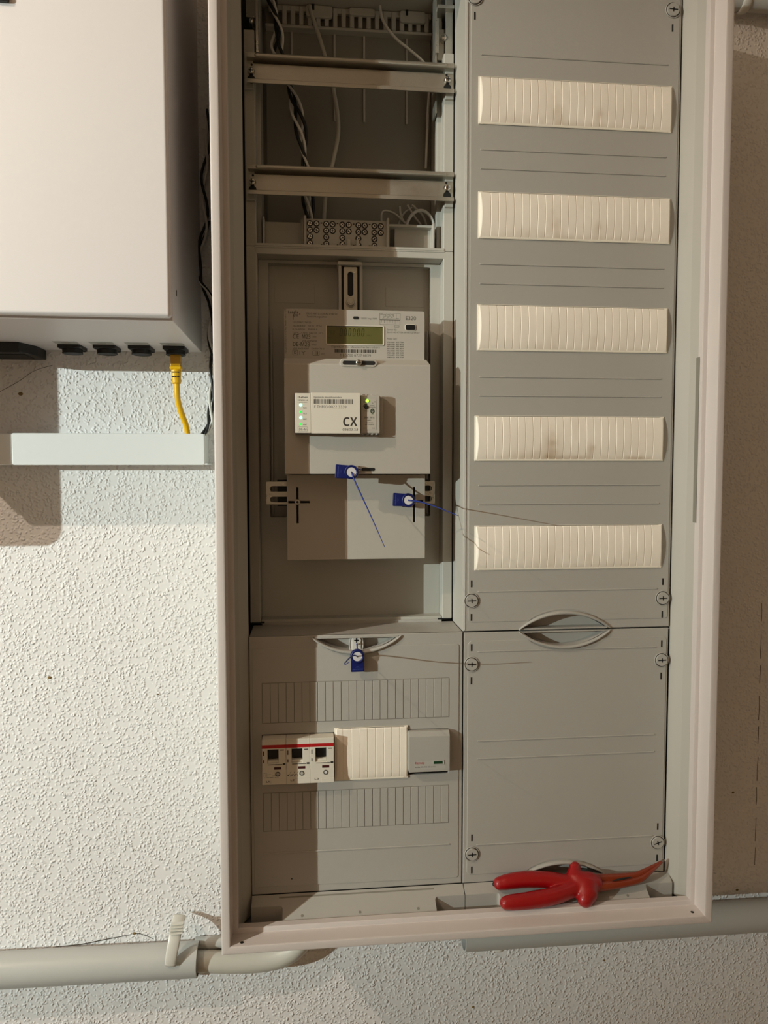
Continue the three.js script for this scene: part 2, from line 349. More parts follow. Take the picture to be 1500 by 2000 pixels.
// lower panel of the right-hand field
{
  const x0 = 273, x1 = 520.6, y0 = 29.5, y1 = 328.6;
  const p = thing('cover_panel', 'blank grey plastic cover panel with screws at its corners, right behind the red pliers', 'cover panel', [396.8, y0, ZC]);
  const arcT = arcPts(393, y1 - .2, 52, -18.4), arcB = arcPts(393, y0 + .2, 52, 18.4);
  const sh = new THREE.Shape(); sh.moveTo(x0, y0); arcB.forEach(q => sh.lineTo(q[0], Math.max(q[1], y0))); sh.lineTo(x1, y0); sh.lineTo(x1, y1); [...arcT].reverse().forEach(q => sh.lineTo(q[0], Math.min(q[1], y1))); sh.lineTo(x0, y1); sh.closePath();
  part(p, 'panel_board', plate(sh, ZC - 3.5, ZC - .7, .8), M.cover);
  const f = new THREE.Shape(), a0 = y0 + 10, a1 = y1 - 10;
  f.moveTo(x0 + 8, a0); f.lineTo(350, a0); arcPts(393, y0 + .2, 58, 23).slice(5, -5).forEach(q => f.lineTo(q[0], Math.max(q[1], a0))); f.lineTo(436, a0);
  f.lineTo(x1 - 6, a0); f.lineTo(x1 - 2.4, a0 + 3); f.lineTo(x1 - 2.4, a1 - 3); f.lineTo(x1 - 6, a1); f.lineTo(436, a1);
  arcPts(393, y1 - .2, 58, -23).slice(5, -5).reverse().forEach(q => f.lineTo(q[0], Math.min(q[1], a1))); f.lineTo(350, a1); f.lineTo(x0 + 8, a1); f.lineTo(x0 + 4.6, a1 - 3.4); f.lineTo(x0 + 4.6, a0 + 3.4); f.closePath();
  part(p, 'raised_field', plate(f, ZC - .8, ZC, .45), M.cover);
  for (const y of [306, 200.2, 179, 75.6]) rib(p, 290, 505, y);
  for (const [x, y, a] of [[282, 291.4, -.03], [512.2, 290.2, .04], [283.6, 64.8, .03], [511.8, 66.8, .3]]) { coverScrew(p, x, y, a); slit(p, x, y - 19.5); slit(p, x, y + 19.5); }
  addHandle(p, 393, y1 - .2, 58, -21, 1.6); addHandle(p, 393, y0 + .2, 58, 21, 1.6);
}
// lower panel of the left-hand (meter) field
{
  const x0 = 27.6, x1 = 271.6, y0 = 30, y1 = 329.2;
  const p = thing('cover_panel', 'grey plastic cover panel below the meter, with knock-out slats and the main switches', 'cover panel', [149.6, y0, ZC]);
  const arc = arcPts(148.6, y1 - 2, 48, -17);
  const sh = new THREE.Shape(); sh.moveTo(x0, y0); sh.lineTo(x1, y0); sh.lineTo(x1, y1); sh.lineTo(x0, y1); sh.closePath();
  lensHole(sh, arc);
  rrect(sh, 40.6, 255.2, 163.2, 217.2, .6, true);
  part(p, 'panel_board', plate(sh, ZC - 3.5, ZC - .7, .8), M.cover);
  const f = new THREE.Shape(), a0 = y0 + 9, a1 = y1 - 13.6;
  f.moveTo(x0 + 3, a0); f.lineTo(x1 - 10, a0 - 2); f.absarc(x1 - 7.2, a0 + 1.2, 3, -Math.PI / 2, 0); f.lineTo(x1 - 4.2, a1 - 3); f.absarc(x1 - 7.2, a1 - 3, 3, 0, Math.PI / 2); f.lineTo(190, a1);
  arcPts(148.6, y1 - 2, 52, -21).slice(4, -4).reverse().forEach(q => f.lineTo(q[0], Math.min(q[1], a1))); f.lineTo(x0 + 3, a1); f.closePath();
  rrect(f, 40.8, 255, 163.4, 217, .6, true);
  part(p, 'raised_field', plate(f, ZC - .8, ZC, .45), M.cover);
  for (const [ya, yb] of [[230.6, 276], [104.8, 149]]) {
    part(p, 'slat_groove', rplate(41.2, 256, ya - .7, yb + .7, ZC - .3, ZC + .06, .4), M.deep);
    for (let k = 0; k < 24; k++) { const w = 214 / 24; part(p, 'slat', box(41.7 + w * k + .28, 41.7 + w * (k + 1) - .28, ya, yb, ZC - .3, ZC + .55, .35, 1), M.slat); }
  }
  rib(p, 42, 256.6, 78.4);
  addHandle(p, 148.6, y1 - 1.6, 54, -20, 2.2);
  // top ledge running back to the meter board
  const led = part(p, 'top_ledge', box(x0, x1 + .4, y1 - 1.6, y1, -121, ZC - 1.2, .6), M.cover);
  part(led, 'ledge_lip', box(38, 258, y1 - .4, y1 + 3.2, -121.5, -119, .6), M.cover);
  part(p, 'pilot_hole', cylZ(73, 47, ZC - .5, ZC + .1, .8), M.dark);
  // sealing tab in the grip
  const s2 = new THREE.Shape(); s2.moveTo(143, y1 - 2.4); s2.lineTo(143, 308); s2.lineTo(154.2, 308); s2.lineTo(154.2, y1 - 2.4); s2.closePath();
  const t = part(p, 'seal_tab', [plate(s2, ZC - 14, ZC - 3, .8), cylZ(148.6, 322.2, ZC - 4, ZC - 2.2, 5.4, 5, 24)], M.tab);
  part(t, 'cross_recess', [box(145.9, 151.3, 321.5, 322.9, ZC - 2.6, ZC - 2), box(147.9, 149.3, 319.5, 324.9, ZC - 2.6, ZC - 2)], M.dark);
  part(t, 'tab_collar', [...[-1, 1].map(s => { const a = []; for (let i = 0; i <= 10; i++) { const u = i / 10; a.push([148.6 + s * (5.8 + 1.9 * Math.sin(u * 3.0)), 327 - 19 * u, ZC - 4]); } return tube(a, 1.0, 24, 8); })], M.cover);
}

// ───────────────────────── cream filler strips ─────────────────────────
function strip(label, x0, y1, w, h, n, first, tall, group, z0 = ZC, fill = M.filler) {
  const t = thing('filler_strip', label, 'filler strip', [x0 + w / 2, y1 - h, z0], group);
  const bow = 2.3, N = 12;
  const bs = new THREE.Shape(); bs.moveTo(y1 - h, -.4); bs.lineTo(y1 - h, 1.2); bs.lineTo(y1 - h + 1, 1.7); bs.lineTo(y1 - h + 3.8, 1.7);
  for (let i = 1; i < N; i++) { const v = i / N; bs.lineTo(y1 - h + 3.8 + (h - 6.4) * v, 1.7 + bow * tall * (1 - (2 * v - 1) ** 2)); }
  bs.lineTo(y1 - 2.6, 1.7); bs.lineTo(y1 - 1, 1.2); bs.lineTo(y1, 1.2); bs.lineTo(y1, -.4); bs.closePath();
  const bg = new THREE.ExtrudeGeometry(bs, { depth: w - 9, bevelEnabled: false }), bp = bg.attributes.position;
  for (let i = 0; i < bp.count; i++) bp.setXYZ(i, x0 + 4.5 + bp.getZ(i), bp.getX(i), z0 + bp.getY(i));
  part(t, 'backing', [box(x0, x0 + w, y1 - h, y1, z0 - .4, z0 + 1.2, .5), toCreasedNormals(fixFacing(bg), .4)], M.fillerEdge);
  const y0 = y1 - h, segs = [];
  let x = x0 + .5;
  const pitch = (w - 1 - 2 * first) / (n - 2);
  for (let k = 0; k < n; k++) {
    const ww = (k === 0 || k === n - 1) ? first : pitch, ends = k === 0 || k === n - 1;
    // arched front: a shape in (y, z) drawn along x
    const s = new THREE.Shape(); s.moveTo(y0 + .6, 0); s.lineTo(y0 + .6, 1.2); s.lineTo(y0 + 4.4, 2.5);
    for (let i = 1; i < N; i++) { const v = i / N; s.lineTo(y0 + 4.4 + (h - 6.8) * v, 2.5 - .1 * v + bow * tall * (1 - (2 * v - 1) ** 2)); }
    s.lineTo(y1 - 2.4, 2.4); s.lineTo(y1 - 1, 1.5); s.lineTo(y1 - 1, 0); s.closePath();
    const d = ww, c = .6;
    const g = new THREE.ExtrudeGeometry(s, { depth: d - 2 * c, bevelEnabled: true, bevelThickness: c, bevelSize: c, bevelOffset: -c, bevelSegments: 1 });
    const p = g.attributes.position;
    for (let i = 0; i < p.count; i++) { let yy = p.getX(i), zz = p.getY(i), xx = p.getZ(i) + c; if (k === 0 && xx < d / 2) xx += zz * .62; if (k === n - 1 && xx > d / 2) xx -= zz * .35; p.setXYZ(i, x + xx, yy, z0 + zz); }
    fixFacing(g); const q = toCreasedNormals(g, .3);
    const uv = new Float32Array(q.attributes.position.count * 2); for (let i = 0; i < uv.length / 2; i++) { uv[2 * i] = (q.attributes.position.getX(i) - x0) / w; uv[2 * i + 1] = (q.attributes.position.getY(i) - y0) / h; }
    q.setAttribute('uv', new THREE.BufferAttribute(uv, 2));
    part(t, 'segment', q, fill, { uv: true });
    x += ww;
  }
  return t;
}
const pos5 = ['topmost cream filler strip on the tall cover panel, stained at its lower edge', 'second cream filler strip from the top of the tall cover panel', 'middle one of five cream filler strips, the cleanest, level with the meter display', 'fourth cream filler strip from the top, with the darkest brown smudges', 'lowest cream filler strip on the tall cover panel, just above the lens-shaped grip'];
[[286.2, 952.4], [286.6, 827.6], [286.2, 703], [284, 578.2], [284.6, 452.6]].forEach(([x, y], i) => strip(pos5[i], x, y, 224.6, 51.6, 24, 13.2, 1, 'cream filler strips of the tall cover panel', ZC, [M.fillerStained, M.fillerStained, M.filler, M.fillerWorn, M.filler][i]));
strip('square cream filler plate between the main switches and the surge arrester', 122.9, 222.4, 84.6, 61.6, 9, 9.3, .35, null, ZC + .6);

// ───────────────────────── bottom trims of the cable space ─────────────────────────
function trim(label, x0, x1, na, nb, dots, slot) {
  const zF = -32, zB = -58, top = z => 29 - (z - zB) * .66, t = thing('cable_space_trim', label, 'trim', [(x0 + x1) / 2, 1, zB]);
  const r = 3.5, zn = -47, s = new THREE.Shape();
  // plan outline (x, -z)
  const P = (x, z) => [x, z - zB];
  s.moveTo(...P(x0, zB)); s.lineTo(...P(x0, zn)); s.lineTo(...P(na - r, zn)); s.absarc(na - r, zn + r - zB, r, -Math.PI / 2, 0); s.lineTo(...P(na, zF)); s.lineTo(...P(nb, zF)); s.lineTo(...P(nb, zn + r)); s.absarc(nb + r, zn + r - zB, r, Math.PI, Math.PI * 1.5); s.lineTo(...P(x1, zn)); s.lineTo(...P(x1, zB)); s.closePath();
  const g = new THREE.ExtrudeGeometry(s, { depth: 1, bevelEnabled: true, bevelThickness: .03, bevelSize: .6, bevelOffset: -.6, bevelSegments: 2, curveSegments: 6 });
  const p = g.attributes.position; for (let i = 0; i < p.count; i++) { const x = p.getX(i), z = zB + p.getY(i), e = p.getZ(i); p.setXYZ(i, x, 2.4 + e * (top(z) - 2.4), z); }
  const h = g; const q = h.attributes.position, a = q.array;   // mirrored handedness: swap the triangles' order
  for (let i = 0; i < q.count; i += 3) for (let k = 0; k < 3; k++) { const u = a[3 * (i + 1) + k]; a[3 * (i + 1) + k] = a[3 * (i + 2) + k]; a[3 * (i + 2) + k] = u; }
  h.computeVertexNormals();
  const body = part(t, 'trim_body', toCreasedNormals(h, .6), M.cover);
  const tilt = new THREE.Matrix4().makeRotationX(Math.atan(1 / .66) - Math.PI / 2 + 0);
  for (const x of dots) part(body, 'pin_hole', new THREE.CylinderGeometry(1.5, 1.5, .5, 14).rotateX(Math.atan(.66)).translate(x, top(-37) + .45, -37), M.deep);
  if (slot) part(body, 'drain_slot', box(slot[0], slot[1], -.25, .25, -.9, .9).rotateX(Math.atan(.66)).translate(0, top(-54.5) + .55, -54.5), M.deep);  // slot and pin holes are solid inlays in the tone of shaded plastic
}
trim('grey cable-space trim at the foot of the meter field, with three pin holes', 27.6, 273, 62.8, 238, [84.8, 150, 217], [58.5, 238]);
trim('grey cable-space trim underneath the red pliers', 273.8, 526, 314, 492, [340, 405, 466], null);

// ───────────────────────── meter board ─────────────────────────
{
  const b = thing('meter_board', 'deep grey plastic meter board behind the electricity meter, with posts at both edges', 'meter board', [148, 333, -186]);
  const zP = -118, zB = -140, y0 = 333, y1 = 770;
  const sh = rrect(new THREE.Shape(), 36.6, 258.3, y0, y1, 1.5); rrect(sh, 48, 246.5, 459, 766, 1.5, true);
  part(b, 'board_plate', plate(sh, zB - 3, zB, .3), M.board);
  part(b, 'board_recess', [box(44, 250, 455, 770, -156, -153), box(45, 48, 457, 768, -154, -141.5), box(246.5, 249, 457, 768, -154, -141.5), box(46, 248, 456, 459, -154, -141.5), box(46, 248, 766, 770, -154, -141.5)], M.board);
  part(b, 'guide_rail', box(49.5, 52, 462, 690, -153, -148, .5), M.board);
  part(b, 'guide_rail', box(243, 245, 462, 690, -153, -148, .5), M.board);
  part(b, 'embossed_panel', rplate(55, 104, 722, 746, -153.4, -152.6, 1, .3), M.board);
  part(b, 'embossed_panel', rplate(192, 240, 720, 744, -153.4, -152.6, 1, .3), M.board);
  for (const [a, c] of [[24.2, 36.4], [258.4, 270.4]]) part(b, 'post', box(a, c, y0, 779, -186, zP, 1), M.board);
  for (const [a, c] of [[26, 41], [253, 269]]) part(b, 'post_slot', box(a, c, y0 - .9, y0 + .5, -120, zP + .4), M.dark);
  part(b, 'foot_ledge', box(37, 258, y0 - 3, y0 + 2.6, -140, -121, .5), M.board);
  const sf = part(b, 'shelf', box(34, 260, 770.4, 778, -160, zP, .8), M.board);
  part(sf, 'shelf_lip', box(34, 260, 777.6, 779.4, -119.4, -117.2, .6), M.board);
  // galvanised strap that the meter hangs on, and the cross strap behind its foot
  const hang = rrect(new THREE.Shape(), 138.8, 155.2, 700, 761, 2); rrect(hang, 143.6, 150.4, 726, 755, 3.3, true);
  const h = part(b, 'hanging_strap', plate(hang, -131, -128.5, .4), M.zinc);
  part(h, 'strap_gap_sheet', box(135.5, 158.5, 700, 764, -136, -132), M.blackSoft);  // black sheet put in for the shaded gap beside the strap
  part(h, 'strap_holder', [box(131.5, 160.5, 762, 766, -150, -124, .6), box(132.5, 136, 700, 764, -150, -128, .5), box(158, 161.5, 700, 764, -150, -128, .5)], M.board);
  part(h, 'strap_screw', [cylZ(147, 718.5, -129, -124, 4.6, 4.2, 22), cylZ(147, 718.5, -124.2, -123, 2.6, 2.4, 6), new THREE.TorusGeometry(5, .8, 8, 24).translate(147, 718.5, -127)], M.zinc);
  for (const [xa, xb, sa, sb] of [[44.6, 74, 50, 72], [226, 247.3, 229, 243.4]]) {
    const s = rrect(new THREE.Shape(), xa, xb, 475.6, 503.2, 1.5); rrect(s, sa, sb, 491.2, 497.6, 3, true); rrect(s, sa, sb, 478.6, 485, 3, true);
    part(b, 'cross_strap', plate(s, -113, -110, .5), M.zinc);
  }
  part(b, 'cross_strap', box(58, 240, 474, 505, -150, -113.5), M.blackSoft);
}

// ───────────────────────── upper field: posts, tray, comb ─────────────────────────
{
  const b = thing('connection_frame', 'grey plastic frame of the open connection space above the meter, its tray holding the terminals', 'frame', [148, 779, -186]);
  for (const [a, c, s] of [[24.2, 36.4, 1], [258.4, 270.4, -1]]) {
    part(b, 'post', [box(a, c, 779.2, s > 0 ? 1024 : 1010, -150, -118, 1), box(s > 0 ? c - 1 : a - 5, s > 0 ? c + 5 : a + 1, 780, 1087, -186, -138, .6)], M.board);
    for (const [ya, yb] of [[955, 996], [830, 870]]) part(b, 'rail_bearing', box(a + 1, c - 1, ya, yb, -120, -113.4, .8), M.board);
  }
  part(b, 'tray_lip', box(35, 259.6, 779.4, 782.6, -122, -117, .6), M.board);
  part(b, 'tray_floor', box(35, 259.6, 778.6, 780.2, -150, -121), M.board);
  part(b, 'tray_wall', box(43, 92, 781, 816, -146, -143, .5), M.board);
  part(b, 'tray_wall', [box(202, 248, 781, 813, -146, -143, .5), box(194, 248, 812, 815, -148, -134, .5)], M.board);
  part(b, 'tray_end', box(246.6, 249, 781, 815, -146, -126, .5), M.board);
  part(b, 'tray_end', box(43, 45.2, 781, 817, -146, -128, .5), M.board);
  part(b, 'tray_divider', [box(88, 91, 781, 815, -170, -128), box(194, 196, 781, 815, -170, -140)], M.deep);
  for (const x of [68, 225]) part(b, 'embossed_mark', [box(x - 8, x + 8, 806, 807.4, -143.2, -142.5), box(x - 1, x + 1, 787, 800, -143.2, -142.5), box(x - 3, x + 3, 787, 788.2, -143.2, -142.5)], M.board);
  // galvanised corner bracket over the post on the side of the tall cover panel
  const br = part(b, 'corner_bracket', [box(249.6, 251.4, 945, 1086, -150, -126, .3), box(262, 270.6, 1010.5, 1086, -130, -127, .5), box(253, 262, 1010, 1046, -136, -133, .5), box(249, 253, 1012, 1052, -138, -122, .6), box(251, 271, 1062, 1066, -140, -119, .5)], M.zinc);
  part(br, 'bracket_screw', [cylZ(260.4, 1033, -133, -126.5, 4.6, 4.2, 20), new THREE.SphereGeometry(3.6, 14, 8).scale(1, 1, .4).translate(260.4, 1033, -126.4)], M.chrome);
  const bl = part(b, 'corner_bracket', [box(38, 41, 1000, 1080, -140, -120, .4), box(26, 38, 1046, 1084, -138, -132, .4)], M.zinc);
  part(bl, 'bracket_screw', [cylZ(33, 1038, -135, -125, 3.6, 3.2, 16), new THREE.SphereGeometry(3, 14, 8).scale(1, 1, .5).translate(33, 1038, -125)], M.chrome);
}
{
  const t = thing('cable_comb', 'dark grey cable comb with hanging teeth at the back of the connection space', 'cable comb', [158, 950, -186]);
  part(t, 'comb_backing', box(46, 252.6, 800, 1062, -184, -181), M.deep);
  for (const x of [78, 131, 168, 222]) part(t, 'backing_rib', box(x - 1.3, x + 1.3, 955, 1061, -181, -179, .4), M.board);
  part(t, 'comb_ledge', box(46, 252.6, 1060, 1063.4, -184, -170, .6), M.board);
  for (let k = 0; k < 19; k++) part(t, 'tooth', box(56 + k * 10.4, 61.6 + k * 10.4, 1064.2, 1087, -176, -171, 1.4), M.board);
  part(t, 'comb_base', box(46, 252.6, 1063, 1087, -184, -179), M.deep);
  part(t, 'comb_bar', box(50, 252, 1081, 1087.4, -178, -172, 1), M.board);
  for (const x of [112, 228, 165]) part(t, 'lock_tab', [rplate(x - 16, x + 16, x === 165 ? 1078 : 1073, 1087, -172, -168, 3, .8)], M.board);
  for (const x of [112, 228]) part(t, 'lock_notch', [box(x - 9, x - 6, 1081, 1096, -168.2, -167.6), box(x - 9, x + 2, 1093.6, 1096, -168.2, -167.6)], M.dark);
}

// ───────────────────────── two galvanised mounting rails ─────────────────────────
function mountingRail(label, yTop, stain) {
  const t = thing('mounting_rail', label, 'mounting rail', [148.5, yTop - 33.2, -118], 'galvanised mounting rails across the connection space');
  const zf = -105, zb = -112.5, x0 = 28.6, x1 = 268.4, y = yTop, d = 1;
  // hat profile in (y, z)
  const pr = [[y, zf], [y - 4.6, zf], [y - 5.0, zf - .5], [y - 5.0, -121], [y - 7.6, -121], [y - 7.6, zb - .5], [y - 8.2, zb], [y - 27.8, zb], [y - 28.4, zb + .6], [y - 28.4, zf - .6], [y - 29, zf], [y - 33.2, zf], [y - 33.2, zf - d], [y - 29.6, zf - d], [y - 29.6, zb - d], [y - 8.8, zb - d], [y - 8.8, -122], [y - 3.8, -122], [y - 3.8, zf - d], [y, zf - d]];
  const s = new THREE.Shape(); pr.forEach((p, i) => i ? s.lineTo(p[0], p[1]) : s.moveTo(p[0], p[1])); s.closePath();
  const g = new THREE.ExtrudeGeometry(s, { depth: x1 - x0, bevelEnabled: false }), p = g.attributes.position;
  for (let i = 0; i < p.count; i++) p.setXYZ(i, x0 + p.getZ(i), p.getX(i), p.getY(i));
  g.computeVertexNormals();
  part(t, 'rail_body', toCreasedNormals(g, .5), M.rail);
  part(t, 'rail_flange', new THREE.CapsuleGeometry(2.35, x1 - x0 - 22, 5, 12).rotateZ(Math.PI / 2).scale(1, 1, .7).translate((x0 + x1) / 2, y - 2.4, zf - .2), M.rail);
  for (const [x, dy] of [[33, -21.5], [261.6, -20]]) {
    const k = part(t, 'keyhole', [cylZ(x, y + dy - 4.2, zb - .2, zb + .15, 4.6, 4.6, 24), cylZ(x, y + dy + 4, zb - .2, zb + .15, 4.2, 4.2, 24)], M.dark);
    part(k, 'rail_screw', [cylZ(x, y + dy + 3.4, zb, zb + 4.4, 3.9, 3.6, 22), new THREE.SphereGeometry(3.6, 16, 8).scale(1, 1, .35).translate(x, y + dy + 3.4, zb + 4.4)], M.chrome);
    part(k, 'screw_slot', [box(x - 2.6, x + 2.6, y + dy + 3, y + dy + 3.8, zb + 5.2, zb + 5.8), box(x - .4, x + .4, y + dy + 1, y + dy + 5.8, zb + 5.2, zb + 5.8)], M.dark);
    part(t, 'pin_hole', cylZ(x + (x < 100 ? .6 : -1), y - 9.6, zb - .2, zb + .2, 1.3), M.dark);
  }
  return t;
}
mountingRail('upper of two galvanised mounting rails, just below the cable comb', 991.2);
mountingRail('lower of two galvanised mounting rails, just above the screw terminal block', 867.1);

// ───────────────────────── terminal block ─────────────────────────
{
  const t = thing('terminal_block', 'grey terminal block with five clusters of clamp screws standing in the tray', 'terminal block', [143, 781, -150]);
  part(t, 'block_body', box(94.6, 191.6, 780.4, 817.4, -150, -131.5, .8), M.board);
  for (const x of [93, 192.4]) part(t, 'end_plate', box(x - 1.6, x + 1.6, 780.4, 820, -150, -128, .8), M.board);
  for (let k = 0; k < 5; k++) for (let c = 0; c < 2; c++) for (let r = 0; r < (c ? 2 : 4); r++) {
    const x = 98.9 + 19.35 * k + 7.7 * c, y = 811.6 - 7.75 * r - k * .2;
    const s = part(t, 'clamp_socket', cylZ(x, y, -132, -131.2, 3.7, 3.7, 20), M.dark);
    const a = rnd() * 3;
    part(s, 'clamp_screw', [cylZ(x, y, -131.4, -130.8, 2.7, 2.3, 16)], M.chrome);
    part(s, 'screw_slot', [box(-1.9, 1.9, -.35, .35, 0, .2).rotateZ(a).translate(x, y, -130.9), box(-.35, .35, -1.9, 1.9, 0, .2).rotateZ(a).translate(x, y, -130.9)], M.dark);
  }
  for (let k = 0; k < 4; k++) for (const y of [811.8, 786.6]) part(t, 'test_slot', box(111.4 + 19.35 * k, 113.6 + 19.35 * k, y, y + 1.2, -131.7, -131.3), M.dark);
  for (const x of [145, 155.6]) part(t, 'holding_clip', box(x - 2, x + 2, 781, 793, -131.4, -126, .8), M.board);
}

// ───────────────────────── electricity meter ─────────────────────────
const INK = '#1d1a17';
function printer(c, ox, oy, k, skew = 0) {   // text and marks placed on a print by its own small grid
  return {
    t(s, x, y, h, o = {}) { c.save(); c.fillStyle = o.col || INK; c.font = `${o.bold ? 'bold ' : ''}${h * k}px ${o.font || 'sans-serif'}`; c.textBaseline = 'alphabetic'; c.translate((x - ox) * k, (y - oy - (x - ox) * skew) * k); if (o.rot) c.rotate(o.rot); if (o.w) c.scale(o.w * k / c.measureText(s).width, 1); c.globalAlpha = o.a || 1; c.fillText(s, 0, 0); c.restore(); },
    r(x, y, w, h, col = INK, line) { c.save(); c.translate((x - ox) * k, (y - oy - (x - ox) * skew) * k); if (line) { c.strokeStyle = col; c.lineWidth = line * k; c.strokeRect(0, 0, w * k, h * k); } else { c.fillStyle = col; c.fillRect(0, 0, w * k, h * k); } c.restore(); },
    b(x, y, w, h) { c.save(); c.translate((x - ox) * k, (y - oy - (x - ox) * skew) * k); barcode(c, 0, 0, w * k, h * k, INK); c.restore(); },
    o(x, y, r, col = INK, line) { c.save(); c.translate((x - ox) * k, (y - oy - (x - ox) * skew) * k); c.beginPath(); c.arc(0, 0, r * k, 0, 7); if (line) { c.strokeStyle = col; c.lineWidth = line * k; c.stroke(); } else { c.fillStyle = col; c.fill(); } c.restore(); },
    l(pts, w, col = INK) { c.save(); c.strokeStyle = col; c.lineWidth = w * k; c.beginPath(); pts.forEach((p, i) => { const X = (p[0] - ox) * k, Y = (p[1] - oy - (p[0] - ox) * skew) * k; i ? c.lineTo(X, Y) : c.moveTo(X, Y); }); c.stroke(); c.restore(); },
  };
}
const BODY = '#b4aea4';
const meterTex = canvasTex(1644, 564, (c, w, h) => {
  c.fillStyle = BODY; c.fillRect(0, 0, w, h);
  const p = printer(c, 555, 606, 6, 0.012);
  p.t('Landis', 562, 614.6, 7.4, { bold: true, w: 20 }); p.t('Gyr', 572, 620, 7, { bold: true, w: 10.5 }); p.t('+', 583, 617.6, 6, { bold: true }); p.l([[572.6, 619], [572.2, 626.5]], .8);
  p.t('E320-AM1D.A3A.A0-D1B-S3', 597.5, 616, 4.6, { w: 60 }); p.t('Zweirichtungszähler', 598, 621.6, 4.6, { w: 40 });
  p.t('1LGZ0067276039', 570.5, 632.2, 4.4, { w: 36 }); p.t('3x230/400V', 570.5, 639, 4.4, { w: 25 }); p.t('50 Hz   IP 54', 601, 639, 4.4, { w: 26 });
  p.t('0,25-5(60)A', 570.5, 645.4, 4.4, { w: 24 }); p.t('Klasse A', 601, 645.4, 4.4, { w: 18 }); p.t('-25°C...+70°C  6kV (H)  UC2', 571, 652.2, 4.4, { w: 59 });
  p.t('C', 570.5, 661.5, 11, { w: 6.4 }); p.t('E', 577.6, 661.5, 11, { w: 6 }); p.t('M23', 588.5, 661.5, 10.5, { w: 17 }); p.t('1259', 607.5, 659.6, 4.2, { w: 9 });
  p.t('VDE-40054099', 589, 667.4, 4.2, { w: 29 }); p.t('DE-M23', 570.5, 675.8, 10.6, { w: 34 }); p.t('0102', 607, 674.5, 4.2, { w: 9.6 }); p.t('VDE-40054097', 571, 681.8, 4, { w: 31 }); p.t('EN 50470-3', 607, 682, 4, { w: 25 });
  p.r(570.8, 683.4, 9.2, 9.2, INK, .6); p.r(573.6, 686.2, 3.6, 3.6, INK, .6);
  p.l([[584, 685], [584, 692]], .6); p.l([[587.5, 685.2], [591, 688], [595.5, 685]], .7); p.l([[591, 688], [591, 692]], .6);
  p.t('\u25B6', 600, 688.4, 5.2); p.t('\u25C0', 600, 694.4, 5.2); p.r(609.5, 684.6, 12.5, 8.6, INK, .6); p.l([[615.8, 684.6], [615.8, 693]], .5); p.l([[618.6, 686], [618.6, 691.8]], 1.2); p.t('2023', 624.8, 692.4, 4, { w: 8.6 });
  p.t('Hergestellt durch L+G AG, Made in EU, 12V', 558.6, 690, 3.2, { rot: -Math.PI / 2, w: 84 });
  p.t('10000 Imp./kWh', 703, 624.5, 4.6, { w: 33 });
  p.r(740.5, 612.4, 40.5, 12.6, INK, .45); p.t('kWh', 741.5, 615.6, 3); for (let k = 0; k < 3; k++) { p.o(750 + k * 7.6, 617.8, 2.8, INK, .5); p.l([[746.5 + k * 7.6, 623], [753.5 + k * 7.6, 614]], .4); } p.l([[773, 614], [773, 623], [778, 623]], .5); p.l([[745, 623.4], [779, 623.4]], .4);
  p.r(740.8, 625.6, 39.6, 8.6, INK, .4); for (let k = 0; k < 7; k++) p.l([[744 + k * 5.4, 625.6], [744 + k * 5.4, 630 + (k % 3) * 1.6]], .35); p.r(769.5, 636.2, 9, 3, INK, .4);
  p.t('E320', 791, 625.4, 9.6, { w: 21.5 });
  p.t('Server ID:', 754.5, 645.6, 4.2, { w: 20 }); p.t('0A-01-4C-47-5A-00-04-02-9A-07', 754.5, 650.4, 4.2, { w: 65 });
  p.t('Public key:', 754.5, 662.8, 4.4, { w: 20.5 });
  for (let r = 0; r < 8; r++) for (let k = 0; k < 4; k++) { const s = Math.floor(rnd() * 65536).toString(16).toUpperCase().padStart(4, '0'); p.t(s, 754.5 + 8.7 * k, 669 + 4.1 * r, 3.5, { w: 7, bold: true }); }
  p.t('Eigentum des Messstellenbetreibers', 645.5, 678.6, 5.2, { w: 95, a: .85 });
  p.b(652, 681.4, 82, 6.4); p.t('1 LGZ00 6727 6039', 662, 695, 6.6, { w: 61 });
});
